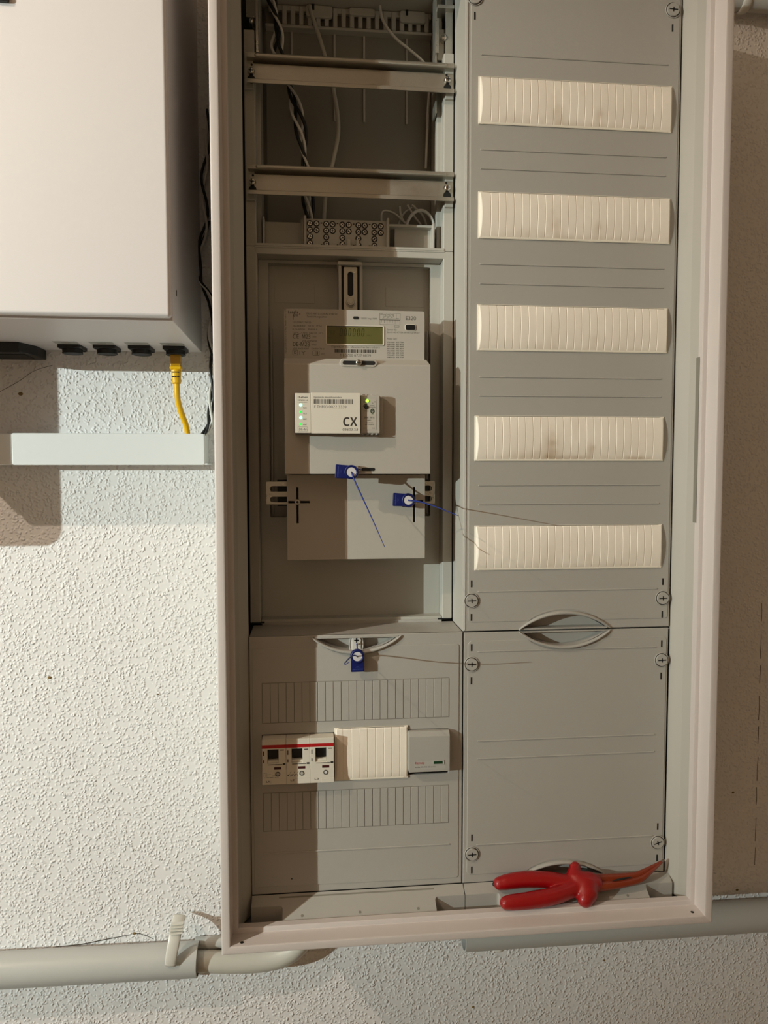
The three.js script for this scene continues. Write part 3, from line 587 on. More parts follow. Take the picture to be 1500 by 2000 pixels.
{
  const t = thing('electricity_meter', 'pale grey electronic electricity meter with a digital display, hung in the meter field', 'electricity meter', [150, 413, -140]);
  const x0 = 69.3, x1 = 230.4;
  part(t, 'case', [rplate(x0 - .2, 229.8, 511.6, 699.4, -128, -80.4, 4, 1.2), box(90, 210, 515, 690, -139, -127)], M.meter);
  part(t, 'front_print', decal(x0, 229.6, 642.6, 698.6, -80.1), new THREE.MeshStandardMaterial({ map: meterTex, roughness: .5 }), { uv: true });
  // window and display
  const lcd = canvasTex(640, 200, (c, w, h) => {
    c.fillStyle = '#625f34'; c.fillRect(0, 0, w, h);
    const D = '#23240f';
    const seg = (x, y, s, a, on) => { c.save(); c.globalAlpha = a; c.strokeStyle = D; c.lineWidth = s * .16; c.translate(x, y); c.transform(1, 0, -.08, 1, 0, 0); c.beginPath();
      for (const [p, q, r, u] of on) { c.moveTo(p * s, q * s); c.lineTo(r * s, u * s); } c.stroke(); c.restore(); };
    const zero = [[.08, 0, .42, 0], [.5, .08, .5, .8], [.5, .9, .5, 1.62], [.08, 1.7, .42, 1.7], [0, .08, 0, .8], [0, .9, 0, 1.62]];
    for (let k = 0; k < 6; k++) seg(152 + 50 * k, 30, 46, .85, zero);
    const two = [[0, 0, .5, 0], [.5, .05, .5, .8], [0, .85, .5, .85], [0, .9, 0, 1.65], [0, 1.7, .5, 1.7]];
    seg(14, 50, 26, .35, two); seg(44, 50, 26, .42, [...zero, [0, .85, .5, .85]]); seg(76, 50, 26, .42, zero);
    c.fillStyle = D; c.globalAlpha = .55; c.font = '22px sans-serif'; c.fillText('kWh h', 455, 108); c.globalAlpha = .4; c.fillText('WP1', 12, 140); c.fillText('L1 2 3', 530, 34);
  });
  const wsh = rrect(new THREE.Shape(), 116, 183, 659, 681.6, 2); rrect(wsh, 117.4, 181.4, 660.4, 680.6, .6, true);
  const fr = part(t, 'display_bezel', plate(wsh, -80.2, -79.2, .3), M.cream);
  part(fr, 'display', decal(117.4, 181.4, 660.4, 680.6, -79.95), new THREE.MeshStandardMaterial({ map: lcd, roughness: .25 }), { uv: true });
  part(fr, 'display_shadow_gap', box(117.4, 181.4, 680, 680.8, -80, -79.4), M.dark);
  const led = part(t, 'pulse_window', rplate(147.4, 153.4, 688.4, 691.6, -80.2, -79.4, 1.2, .2), M.dark);
  const op = part(t, 'optical_port', rplate(206.8, 219.6, 676.8, 684, -80.2, -79.2, 2.4, .3), M.cream);
  part(op, 'port_window', rplate(207.4, 218.8, 677.4, 683.4, -79.4, -78.9, 2, .1), M.black);
  // big front cover with a chamfered head
  const s = new THREE.Shape(); [[512, -80], [512, -54.6], [512.6, -54], [632.5, -54], [634, -54.8], [641.4, -66], [641.4, -80]].forEach((p, i) => i ? s.lineTo(...p) : s.moveTo(...p)); s.closePath();
  const g = new THREE.ExtrudeGeometry(s, { depth: 162.4, bevelEnabled: false }), p = g.attributes.position;
  for (let i = 0; i < p.count; i++) { const y = p.getX(i), z = p.getY(i), d = p.getZ(i); p.setXYZ(i, d < 1 ? 69.6 : (y > 634 ? 229.4 : 232.2), y, z); }
  g.computeVertexNormals();
  const cv = part(t, 'front_cover', toCreasedNormals(g, .3), M.meter);
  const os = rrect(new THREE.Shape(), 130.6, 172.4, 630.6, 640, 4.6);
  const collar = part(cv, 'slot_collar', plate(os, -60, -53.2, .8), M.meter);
  part(collar, 'slot', rplate(134, 170, 633, 637.4, -53.4, -52.9, 2.1, .05), M.blackSoft);  // solid black inlay; the shade of a deep recess put into its colour
  part(collar, 'screw', [cylZ(151.6, 635.2, -54, -50.4, 3.7, 3.4, 22), new THREE.SphereGeometry(3.3, 16, 8).scale(1, 1, .4).translate(151.6, 635.2, -50.4)], M.chrome);
  part(collar, 'screw_cross', [box(151.1, 152.1, 632.6, 637.8, -49.4, -49), box(149, 154.2, 634.7, 635.7, -49.4, -49)], M.dark);
  part(cv, 'seal_slot', rplate(154.6, 169.8, 515.4, 519, -54.2, -53.8, 1.7, .05), M.dark);  // flat dark plate, recess shade put into its colour
  part(cv, 'seal_eye', [new THREE.TorusGeometry(2.3, .75, 8, 20).translate(151.6, 518.2, -53), cylZ(151.6, 518.2, -54, -53, 1.7)], M.chrome);
  // terminal cover below it
  const tsh = rrect(new THREE.Shape(), 70.4, 230.6, 413, 511.2, 1);
  for (const x of [82.5, 217.9]) { const c = new THREE.Path(), a = 1.25; [[x - a, 455.4], [x + a, 455.4], [x + a, 478.6], [Math.min(x + 14, 229), 478.6], [Math.min(x + 14, 229), 481.2], [x + a, 481.2], [x + a, 496.8], [x - a, 496.8], [x - a, 481.2], [Math.max(x - 14, 72), 481.2], [Math.max(x - 14, 72), 478.6], [x - a, 478.6]].forEach((p, i) => i ? c.lineTo(...p) : c.moveTo(...p)); c.closePath(); tsh.holes.push(c); }
  const tc = part(t, 'terminal_cover', [plate(tsh, -106, -80, .3), box(71, 230, 414, 511, -109, -106)], M.meter);
  for (const [x, scr] of [[82.5, 1], [217.9, 0]]) {
    const sc = part(tc, 'screw', [cylZ(x, 480, -80.4, -78.2, 3.5, 3.2, 20), new THREE.TorusGeometry(2.6, .6, 8, 22).translate(x, 480, -78.2)], M.zinc);
    part(sc, 'screw_socket', cylZ(x, 480, -78.4, -77.9, 1.5, 1.5, 6), M.dark);
  }
}

// ───────────────────────── smart meter gateway ─────────────────────────
{
  const t = thing('meter_gateway', 'small cream gateway box with glowing green lights and a bar code on the meter cover', 'gateway', [128, 555.6, -54]);
  const y0 = 555.8, y1 = 600;
  part(t, 'case', [box(81, 152.6, y0, y1 - .3, -53.8, -43, 1)], M.black);
  const lf = part(t, 'light_strip', box(81.8, 98.6, y0 + .8, y1 - .2, -46, -38.6, .7), M.cream);
  const fp = canvasTex(300, 780, (c, w, h) => {
    c.fillStyle = '#d9d2c4'; c.fillRect(0, 0, w, h); const p = printer(c, 0, 0, 1);
    p.t('theben', 42, 96, 54, { bold: true, w: 208 }); p.t('CONEXA 3.0', 42, 146, 36, { bold: true, w: 208 }); p.t('G: 8500030.600001', 42, 186, 20, { w: 200 });
    [['PWR', 300], ['TLS', 414], ['LMC', 524], ['WMT', 630]].forEach(([s, y]) => p.t(s, 148, y, 38, { bold: true, w: 76, col: '#4a4a40' }));
    c.strokeStyle = INK; c.lineWidth = 3; c.strokeRect(44, 664, 190, 86); p.t('DE-M', 60, 736, 70, { w: 160 }); p.t('23', 244, 740, 26, { rot: -Math.PI / 2 });
  });
  part(lf, 'strip_print', decal(82.2, 98.2, y0 + 1.2, y1 - .6, -38.5), new THREE.MeshStandardMaterial({ map: fp, roughness: .45 }), { uv: true });
  [[586.9, 0], [579.6, 1], [573.3, 0], [566.3, 1]].forEach(([y, d]) => {
    const r = d ? 1.25 : 1.7;
    part(lf, 'indicator_light', new THREE.SphereGeometry(r, 16, 10).scale(1, 1, .45).translate(87.8, y, -38.5), glow(d ? 0x12ff3a : 0x9cffd8, d ? 1.6 : 2.4), { label: d ? 'green indicator light' : 'bright pale green indicator light' });
  });
  const mp = canvasTex(1000, 820, (c, w, h) => {
    c.fillStyle = '#dcd5c8'; c.fillRect(0, 0, w, h); const p = printer(c, 0, 0, 1);
    p.t('Eigentum des Messstellenbetreibers', 50, 100, 40, { bold: true, w: 575, col: '#3a3630' });
    barcode(c, 50, 122, 805, 98, '#2a2622'); p.t('E THE03 0022 3339', 54, 306, 76, { w: 670 });
    p.t('CX', 638, 672, 252, { bold: true, w: 310, col: '#38342f' }); p.t('CONEXA 3.0', 640, 770, 66, { bold: true, w: 318 });
  });
  const face = part(t, 'label_plate', box(98.8, 152.2, y0 + .4, y1 + .3, -46, -37.6, .6), M.cream);
  part(face, 'label_print', decal(99.1, 151.9, y0 + .8, y1 - .1, -37.5), new THREE.MeshStandardMaterial({ map: mp, roughness: .45 }), { uv: true });
  const rm = part(t, 'side_module', [box(153, 174.4, y0 + 1, y1 - 1.4, -53.8, -42.6, 1), box(153, 178, y0 + 1.4, y1 - 2.2, -53.8, -49, 1), ...[0, 1, 2, 3].map(k => cylY(157 + k * 4.8, -45.4, y0 - .4, y0 + 1.4, 2, 2, 16)), ...[0, 1, 2, 3].map(k => box(155.4 + k * 4.8, 158.2 + k * 4.8, y1 - 1.6, y1 - .4, -47, -43.4, .3))], M.meter);
  const rp = canvasTex(440, 820, (c, w, h) => {
    c.fillStyle = '#b9b2a6'; c.fillRect(0, 0, w, h); const p = printer(c, 0, 0, 1);
    p.t('ON', 28, 86, 40, { bold: true }); p.t('W', 372, 84, 44, { bold: true }); p.t('uW', 296, 110, 30, { bold: true }); c.strokeStyle = INK; c.lineWidth = 20; c.beginPath(); c.arc(122, 246, 108, -2.7, -1.2); c.stroke();
    p.t('AUTARK', 230, 180, 34, { bold: true, w: 150 }); p.t('schnittstelle', 210, 222, 30, { bold: true, w: 200 }); p.t('Taste', 70, 330, 36, { bold: true, w: 130 }); p.t('LINK', 284, 412, 30, { bold: true, w: 74, col: '#1f4a26' });
    c.strokeStyle = '#1d3d22'; c.lineWidth = 34; c.beginPath(); c.arc(318, 322, 52, 0, 7); c.stroke();
    p.t('DIN | EW12', 60, 520, 66, { bold: true, w: 320 }); p.t('INPUT:', 150, 590, 46, { bold: true, w: 130 }); p.t('230V 50/60Hz', 100, 650, 34, { bold: true, w: 240 }); p.t('0,1A 12V/500mA', 78, 702, 34, { bold: true, w: 282 }); p.t('AC/N', 26, 800, 34, { bold: true, w: 110 }); p.t('AC/L', 300, 800, 34, { bold: true, w: 96 });
  });
  part(rm, 'module_print', decal(155, 170.4, y0 + 5.4, y1 - 6, -42.4), new THREE.MeshStandardMaterial({ map: rp, roughness: .5 }), { uv: true });
  part(rm, 'push_button', cylZ(159.3, y1 - 14.4, -42.6, -41.6, 2.4, 2.2, 22), M.dark);
  part(rm, 'socket', cylZ(166.2, y1 - 18.6, -42.6, -41.9, .7, .7), M.dark);
  part(rm, 'indicator_light', new THREE.SphereGeometry(1.8, 16, 10).scale(1, 1, .5).translate(160.4, y1 - 7.6, -42.2), glow(0x9cff3a, 2.6), { label: 'bright yellow-green indicator light' });
  part(rm, 'terminal_opening', [0, 1, 2, 3].map(k => cylY(157 + k * 4.8, -43.6, y0 - .9, y0 - .2, 1.7, 1.7, 14)), M.dark);
}

// ───────────────────────── blue security seals ─────────────────────────
const sealTex = canvasTex(256, 256, (c, w, h) => {
  c.fillStyle = '#06195f'; c.fillRect(0, 0, w, h); c.translate(w, h); c.rotate(Math.PI);
  c.fillStyle = '#5a6ca6'; c.font = '52px sans-serif'; c.textAlign = 'center'; c.fillText('mediando', 128, 76); c.font = '26px sans-serif'; c.fillText('00 12345'.slice(0, 0) + '3 7 1 0 2', 128, 130); c.fillText('2023', 128, 164);
});
function seal(label, cx, cy, z, rot, loop, tail) {
  const t = thing('security_seal', label, 'seal', [cx, cy, z]);
  const R = g => g.rotateZ(rot).translate(cx, cy, z);
  const s = new THREE.Shape(); const r = 8; s.absarc(0, 0, r, -.42, Math.PI + .42); s.lineTo(-7.6, -16.6); s.absarc(-6.4, -16.6, 1.2, Math.PI, Math.PI * 1.5); s.lineTo(6.4, -17.8); s.absarc(6.4, -16.6, 1.2, -Math.PI / 2, 0); s.closePath();
  const b = part(t, 'tag_plate', R(plate(s, -3, .2, .5)), M.blue);
  part(b, 'tag_print', R(decal(-6.4, 6.4, -16.8, -8.2, .26)), new THREE.MeshStandardMaterial({ map: sealTex, roughness: .35 }), { uv: true });
  part(t, 'lock_ring', R(new THREE.TorusGeometry(6.6, 1.25, 10, 36).translate(0, 0, .6)), M.blue);
  const d = part(t, 'lock_disc', R(cylZ(0, 0, -.5, 1.1, 5.6, 5.2, 32)), M.sealWhite);
  part(d, 'wire_hole', R(cylZ(0, 0, 1, 1.25, .9)), M.dark);
  part(t, 'seal_wire', tail, M.blueWire);
  if (loop) part(t, 'seal_loop', loop, M.blueWire);
}
const wireR = t => { const r = .85 - .5 * Math.max(0, (t - .1) / .9); return [r, r]; };
seal('blue wire seal lying across the bottom edge of the meter cover, tail hanging down', 142.8, 514.2, -46, -Math.PI / 2 - .06, tube([[146, 515, -48], [150, 517.6, -50], [155, 516.6, -52]], .6, 20), taper([[142.8, 514, -45], [146, 505, -40], [153, 488, -27], [164, 461, -2], [173, 437.6, 20]], wireR, 50, 8));
seal('blue wire seal at the cross-shaped slot of the lower meter cover, tail pointing sideways', 209.6, 481.8, -70, -Math.PI / 2 - .05, tube([[212, 481, -73], [216, 480, -77], [219, 480, -79.5]], .6, 20), taper([[209.6, 481.8, -69], [220, 480.6, -58], [233, 476.6, -28], [243, 472, 2], [249.7, 469, 20]], wireR, 50, 8));
seal('blue wire seal hanging from the lens-shaped grip below the meter, its tail curled', 148.8, 306.8, -48, .02, tube([[148.6, 313, -49], [148.8, 316.6, -50], [148.8, 319, -55], [148.8, 318, -60]], .7, 20), taper([[148.8, 306.8, -47], [145.6, 310, -40], [139, 312.8, -20], [134.4, 314.4, 0], [131.6, 317.4, 20], [131.4, 323, 44], [134, 331, 66]], wireR, 60, 8));

// ───────────────────────── main switches, surge arrester ─────────────────────────
{
  const t = thing('main_switch', 'white three-pole main switch with a red stripe and three open black windows', 'switch', [82, 164.4, -110], null);
  const zf = -44.5, W3 = 80.4 / 3;
  for (let k = 0; k < 3; k++) {
    const a = 41.5 + W3 * k + .1, b = 41.5 + W3 * (k + 1) - .1;
    const sh = rrect(new THREE.Shape(), a, b, 164.4, 216, .6); rrect(sh, a + 6, b - 8.4, 188.6, 204.6, .3, true);
    const pole = part(t, 'pole', [plate(sh, -60, zf, .5), box(a, b, 164.6, 215.6, -110, -60)], M.cream);
    part(pole, 'red_stripe', box(a, b, 206, 209.8, zf - .4, zf + .12), std(0xb01418, .4));
    const wd = part(pole, 'switch_window', [box(a + 6, b - 8.4, 188.6, 204.6, -60, -59.2)], M.dark);
    part(wd, 'toggle', box(a + 6.3, b - 8.7, 192, 204.2, -59.6, -50.5, .8), M.black);
    part(wd, 'toggle_sill', box(a + 6.2, b - 8.6, 188.8, 191.4, -59.6, zf - 1.6, .4), M.cream);
    part(pole, 'state_flag', box(b - 13.4, b - 5.4, 181.6, 184.4, zf - .3, zf + .1), std(0x401012, .4));
    const dl = part(pole, 'dial', [new THREE.TorusGeometry(2.3, .5, 8, 26).translate(b - 9.4, 176.4, zf + .1)], std(0x4c4940, .5));
    part(dl, 'dial_pin', cylZ(b - 9.4, 176.4, zf - .3, zf + .4, 1.6), k === 2 ? M.sealWhite : M.meter);
    if (k === 2) part(pole, 'rating_flap', rplate(b - 14.6, b - .2, 164.6, 169.4, zf - .3, zf + .4, .4, .15), M.cream);
  }
  const pr = canvasTex(1206, 420, (c, w, h) => {
    c.fillStyle = '#d9d2c4'; c.fillRect(0, 0, w, h); const p = printer(c, 0, 0, 1);
    p.t('S751', 20, 90, 30, { bold: true }); p.t('E 35A/3', 20, 140, 34, { bold: true }); p.t('E 35', 20, 180, 34, { bold: true }); p.t('25 000', 160, 184, 30, { w: 90, bold: true }); p.t('Un 230/400 V', 24, 226, 30, { w: 160, bold: true }); p.t('cat A', 190, 230, 26, { w: 80, bold: true });
    for (let k = 0; k < 3; k++) { const x = 470 + 62 * k; c.strokeStyle = INK; c.lineWidth = 6; c.beginPath(); c.moveTo(x, 210); c.lineTo(x, 160); c.lineTo(x - 26, 130); c.moveTo(x, 118); c.lineTo(x, 84); c.lineTo(x + 18, 76); c.stroke(); c.fillStyle = INK; c.fillRect(x - 50, 150, 30, 30); }
    p.t('L1', 60, 360, 70, { bold: true, w: 66 }); p.t('L2', 466, 346, 70, { bold: true, w: 74 }); p.t('L3', 872, 334, 70, { bold: true, w: 78 });
    c.fillStyle = '#9b9488'; c.fillRect(400, 0, 4, h); c.fillRect(802, 0, 4, h); c.fillRect(540, 270, 262, 4); c.fillRect(140, 300, 4, 100);
  });
  const pg = part(t, 'switch_print', decal(41.7, 121.7, 164.8, 181.2, zf + .03), new THREE.MeshStandardMaterial({ map: pr, roughness: .45 }), { uv: true });
  for (let k = 0; k < 3; k++) part(pg, 'position_mark', [box(42.9 + W3 * k, 44 + W3 * k, 198, 203, zf - .2, zf + .06), box(42.9 + W3 * k, 44 + W3 * k, 189.4, 193, zf - .2, zf + .06), box(61.6 + W3 * k, 66 + W3 * k, 203.2, 204.2, zf - .2, zf + .06), box(64.4 + W3 * k, 67.4 + W3 * k, 186.6, 188.6, zf - .2, zf + .06), box(48 + W3 * k, 64 + W3 * k, 186.9, 187.6, zf - .2, zf + .06)], std(0x2a2722, .5));
}
{
  const t = thing('surge_arrester', 'grey surge arrester module with a red brand mark and a small green window', 'surge arrester', [231, 169.6, -110]);
  const x0 = 208.4, x1 = 254.4, y0 = 169.6, y1 = 216.4;
  const s = new THREE.Shape(); [[y0, -100], [y0, -49.4], [y0 + .8, -48], [y1 - 5.4, -48], [y1 - 4.4, -48.4], [y1, -52.5], [y1, -100]].forEach((p, i) => i ? s.lineTo(...p) : s.moveTo(...p)); s.closePath();
  const g = new THREE.ExtrudeGeometry(s, { depth: x1 - x0, bevelEnabled: true, bevelThickness: .8, bevelSize: .8, bevelOffset: -.8, bevelSegments: 2 }), p = g.attributes.position;
  for (let i = 0; i < p.count; i++) p.setXYZ(i, x0 + p.getZ(i), p.getX(i), p.getY(i));
  g.computeVertexNormals();
  part(t, 'module_body', toCreasedNormals(g, .4), M.slat);
  const tx = canvasTex(900, 260, (c, w, h) => { c.fillStyle = '#b1aea7'; c.fillRect(0, 0, w, h); const q = printer(c, 0, 0, 1); q.t('Raycap', 20, 96, 96, { bold: true, w: 280, col: '#9c1220', font: 'sans-serif' }); q.t('ProTec', 18, 216, 56, { bold: true, w: 155 }); q.t('ZPS TNS 300-3+1-E', 190, 212, 56, { w: 420 }); });
  part(t, 'module_print', decal(213.6, 250, 173.4, 183.2, -47.95), new THREE.MeshStandardMaterial({ map: tx, roughness: .52 }), { uv: true });
  const w = part(t, 'window_frame', rplate(235.4, 248.6, 178.6, 183.4, -48.4, -47.4, .6, .15), M.slat);
  part(w, 'status_window', box(236.2, 246.4, 179.4, 182.4, -47.6, -47.2), std(0x123d20, .3));
  part(w, 'status_window_edge', box(246.8, 248, 179.2, 182.6, -47.6, -47.2), M.sealWhite);
}

// ───────────────────────── red bent-nose pliers ─────────────────────────
{
  const t = thing('bent_nose_pliers', 'red-handled insulated long-nose pliers with a bent orange tip, lying at the foot of the cabinet', 'pliers', [405, 20, -40]);
  const A = [[314, 34, -46], [340, 36.4, -47], [372, 35, -46], [398, 31.5, -42], [414, 30, -39]], B = [[316, 24, -24], [340, 24.2, -25], [372, 26, -28], [398, 28.5, -35], [418, 32, -40]];
  // one smooth skin: tapered capsules joined by a smooth minimum
  const caps = [], add = (pts, r) => { const c = curve(pts); for (let i = 0; i < 14; i++) { const u = i / 14, v = (i + 1) / 14; caps.push([c.getPoint(u), c.getPoint(v), r(u), r(v)]); } };
  const hr = u => 6.2 + 2.5 * Math.sin(Math.PI * Math.min(1, .12 + u * .8)) - .6 * u;
  add(A, hr); add(B, hr);
  caps.push([V(408, 33, -43), V(427, 31, -40.5), 11.5, 9.5], [V(404, 36, -46), V(407.5, 44, -53), 9.5, 6.6], [V(414, 31, -39.5), V(409.5, 22, -25.5), 12, 9.2], [V(421, 32.5, -41.5), V(415.5, 25.5, -30.5), 10.5, 10.5]);
  const res = 74, mc = new MarchingCubes(res, new THREE.MeshBasicMaterial(), false, false, 200000);
  const C = V(373, 31, -39), S = 68; mc.isolation = 0;
  const ab = V(), ap = V(), P = V();
  for (let k = 0; k < res; k++) for (let j = 0; j < res; j++) for (let i = 0; i < res; i++) {
    P.set(C.x + S * (2 * i / res - 1), C.y + S * .38 * (2 * j / res - 1), C.z + S * .42 * (2 * k / res - 1));
    let acc = 0;
    for (const [a, b, ra, rb] of caps) { ab.subVectors(b, a); ap.subVectors(P, a); const h = Math.max(0, Math.min(1, ap.dot(ab) / ab.lengthSq())); const d = ap.addScaledVector(ab, -h).length() - (ra + (rb - ra) * h); acc += Math.exp(-d / 1.1); }
    mc.field[i + j * res + k * res * res] = Math.max(-20, Math.min(20, 1.1 * Math.log(acc + 1e-30)));
  }
  mc.update();
  const n = mc.count, g = new THREE.BufferGeometry();
  const pa = mc.positionArray.slice(0, n * 3);
  for (let i = 0; i < n; i++) { pa[3 * i] = C.x + S * pa[3 * i]; pa[3 * i + 1] = C.y + S * .38 * pa[3 * i + 1]; pa[3 * i + 2] = C.z + S * .42 * pa[3 * i + 2]; }
  g.setAttribute('position', new THREE.BufferAttribute(pa, 3));
  const gm = mergeVertices(g, 1e-3); gm.computeVertexNormals();
  const h = part(t, 'insulated_handles', gm, M.red);
  part(h, 'handle_end_mark', new THREE.SphereGeometry(2.6, 12, 8).translate(308, 33.4, -46), M.blackSoft);
  const J = [[424, 30.8, -40.5], [446, 31.6, -40.6], [466, 32.8, -40.6], [479, 34.2, -41.2], [486, 36, -42.6], [500, 40.8, -46.6], [517, 47, -51.6]];
  const hw = u => u < .6 ? 6.2 - 2.5 * u / .6 : 3.7 - 2.8 * (u - .6) / .4, jr = u => [hw(u), 5.4 - 4 * u];
  const off = s => J.map((p, i) => { const u = i / 6, k = s * hw(Math.min(1, u * 1.04)) * (u > .95 ? .3 : .72); return [p[0] - (u > .6 ? k * .6 : 0), p[1] + .55 * k, p[2] - .83 * k]; });
  const upN = V(0, .83, .55);
  part(t, 'upper_jaw', taper(off(1), jr, 60, 16, upN), M.orange); part(t, 'lower_jaw', taper(off(-1), jr, 60, 16, upN), M.orange);
  part(t, 'jaw_gap', taper([[447, 35, -36.6], [458, 36.2, -37], [470, 37.4, -37.6]], u => [1.1 * Math.sin(Math.PI * Math.min(1, Math.max(0, u))) + .1, 1.0], 20, 8), M.blackSoft);
  part(t, 'bare_tip', taper([[514, 46, -50.8], [519, 47.8, -52.2]], u => [1.9 - 1.1 * u, 1.9 - 1.1 * u], 10, 12), M.steel);
}

// ───────────────────────── white control box on the left ─────────────────────────
{
  const xl = -451, xr = -38.6, y0 = 666, y1 = 1330, zf = 14;
  const t = thing('control_box', 'large white metal wall box beside the cabinet, black network sockets along its underside', 'box', [-245, y0, WALLZ]);
  part(t, 'box_body', box(xl + .8, xr - .2, y0, y1, WALLZ + .3, 1, 1), M.white);
  part(t, 'box_door', box(xl, xr + .3, y0 + 1.6, y1, 2.9, zf, 3.6, 4), M.white);
  part(t, 'side_slot', box(xr - .2, xr + .1, 696, 702, -22, -18.6), M.dark);
  part(t, 'door_lock', box(-196, -182, 957, 975, zf - 1, zf + 5, 2), M.black);
  part(t, 'seal_gap', box(xl + 3, xr - 2.4, y0 + 3.4, y1 - 2, .8, 3.2), M.blackSoft);
  // square-flanged network sockets screwed to the underside
  const lab = canvasTex(300, 130, (c, w, h) => { c.fillStyle = '#a9a79d'; c.fillRect(0, 0, w, h); c.fillStyle = '#34342f'; for (let k = 0; k < 7; k++) c.fillRect(96 + k * 16, 60, 12, 16); c.strokeStyle = '#77756c'; c.lineWidth = 5; c.strokeRect(3, 3, w - 6, h - 6); });
  const labMat = new THREE.MeshStandardMaterial({ map: lab, roughness: .4 });
  for (const x of [-187, -146.5, -106, -65.4]) {
    const s = part(t, 'network_socket', [rrectY(x - 13, x + 13, -173, -142, y0 - 3.6, y0, 2), cylY(x, -157.5, y0 - 8.6, y0 - 3, 11.4, 11.8, 36)], M.black);
    part(s, 'socket_ring', new THREE.TorusGeometry(11.2, .7, 8, 40).rotateX(Math.PI / 2).translate(x, y0 - 8.4, -157.5), M.blackSoft);
    part(s, 'socket_opening', [cylY(x, -157.5, y0 - 8.9, y0 - 8.4, 9.4, 9.4, 32)], M.dark);
    part(s, 'flange_screw', [cylY(x - 10, -146, y0 - 4.6, y0 - 3.4, 1.9), cylY(x + 10, -169, y0 - 4.6, y0 - 3.4, 1.9)], M.blackSoft);
    part(t, 'socket_label', new THREE.PlaneGeometry(27, 13).rotateX(Math.PI / 2).translate(x + 1, y0 - .25, -131), labMat, { uv: true });
  }
  const e = new THREE.Shape(); [[-340, -188], [-230, -188], [-230, -160], [-240, -133], [-340, -133]].forEach((p, i) => i ? e.lineTo(...p) : e.moveTo(...p)); e.closePath();
  const eg = new THREE.ExtrudeGeometry(e, { depth: 10, bevelEnabled: true, bevelThickness: 1.2, bevelSize: 1.2, bevelSegments: 2 }).rotateX(Math.PI / 2).scale(1, 1, -1);
  { const a = eg.attributes.position.array; for (let i = 0; i < a.length / 3; i += 3) for (let k = 0; k < 3; k++) { const u = a[3 * (i + 1) + k]; a[3 * (i + 1) + k] = a[3 * (i + 2) + k]; a[3 * (i + 2) + k] = u; } eg.scale(1, 1, -1); { const b = eg.attributes.position; for (let i = 0; i < b.count; i++) b.setZ(i, b.getZ(i)); } eg.computeVertexNormals(); }
  eg.translate(0, y0 - 1, 0);
  const ce = part(t, 'cable_entry', toCreasedNormals(fixFacing(eg), .5), M.black);
  part(ce, 'entry_recess', box(-340, -238, y0 - 12.9, y0 - 12.2, -178, -146), M.dark);
}
function rrectY(x0, x1, z0, z1, y0, y1, r) {      // rounded rectangle in x,z extruded in y
  const s = rrect(new THREE.Shape(), x0, x1, -z1, -z0, r);
  return new THREE.ExtrudeGeometry(s, { depth: y1 - y0, bevelEnabled: true, bevelThickness: .4, bevelSize: .4, bevelOffset: -.4, bevelSegments: 1, curveSegments: 6 }).rotateX(-Math.PI / 2).translate(0, y0, 0);
}
function fixFacing(g) {                           // make a closed mesh face outwards
  const a = g.attributes.position.array; let vol = 0;
  for (let i = 0; i < a.length; i += 9) vol += a[i] * (a[i + 4] * a[i + 8] - a[i + 5] * a[i + 7]) - a[i + 1] * (a[i + 3] * a[i + 8] - a[i + 5] * a[i + 6]) + a[i + 2] * (a[i + 3] * a[i + 7] - a[i + 4] * a[i + 6]);
  if (vol < 0) for (let i = 0; i < a.length; i += 9) for (let k = 0; k < 3; k++) { const u = a[i + 3 + k]; a[i + 3 + k] = a[i + 6 + k]; a[i + 6 + k] = u; }
  g.computeVertexNormals(); return g;
}
// ───────────────────────── patch cable, duct, wires at the wall ─────────────────────────
{
  const t = thing('patch_cable', 'yellow network cable hanging from the last black socket down into the white cable duct', 'cable', [-65, 560, -157]);
  const x = -65.4, z = -157.5;
  const pl = part(t, 'plug', [box(x - 6, x + 6, 643, 658, z - 4.5, z + 4.5, .8)], new THREE.MeshPhysicalMaterial({ color: 0xd09a10, roughness: .2, transmission: .25, thickness: 0 }));
  const bt = part(t, 'boot', [box(x - 7, x + 7, 639.4, 643.6, z - 5.4, z + 5.4, 1.4), taper([[x, 640.6, z], [x, 630, z], [x + .4, 622.5, z]], u => [6.4 - 1.4 * u, 5 - .6 * u], 10, 16)], M.yellow);
  part(bt, 'boot_groove', [0, 1].flatMap(k => [-1, 0, 1].map(s => box(x + s * 3.3 - 1.2, x + s * 3.3 + 1.2, 635.6 - 5.4 * k, 636.8 - 5.4 * k, z + 4, z + 5.3))), M.dark);
  part(t, 'cable_jacket', taper([[x + .4, 624, z], [x + .8, 605, z - 2], [x + 4, 588, z - 7], [x + 8.6, 572, z - 13], [x + 9.6, 560, z - 16], [x + 8, 546, z - 17]], () => [3.5, 3.5], 60, 14), M.yellow);
}
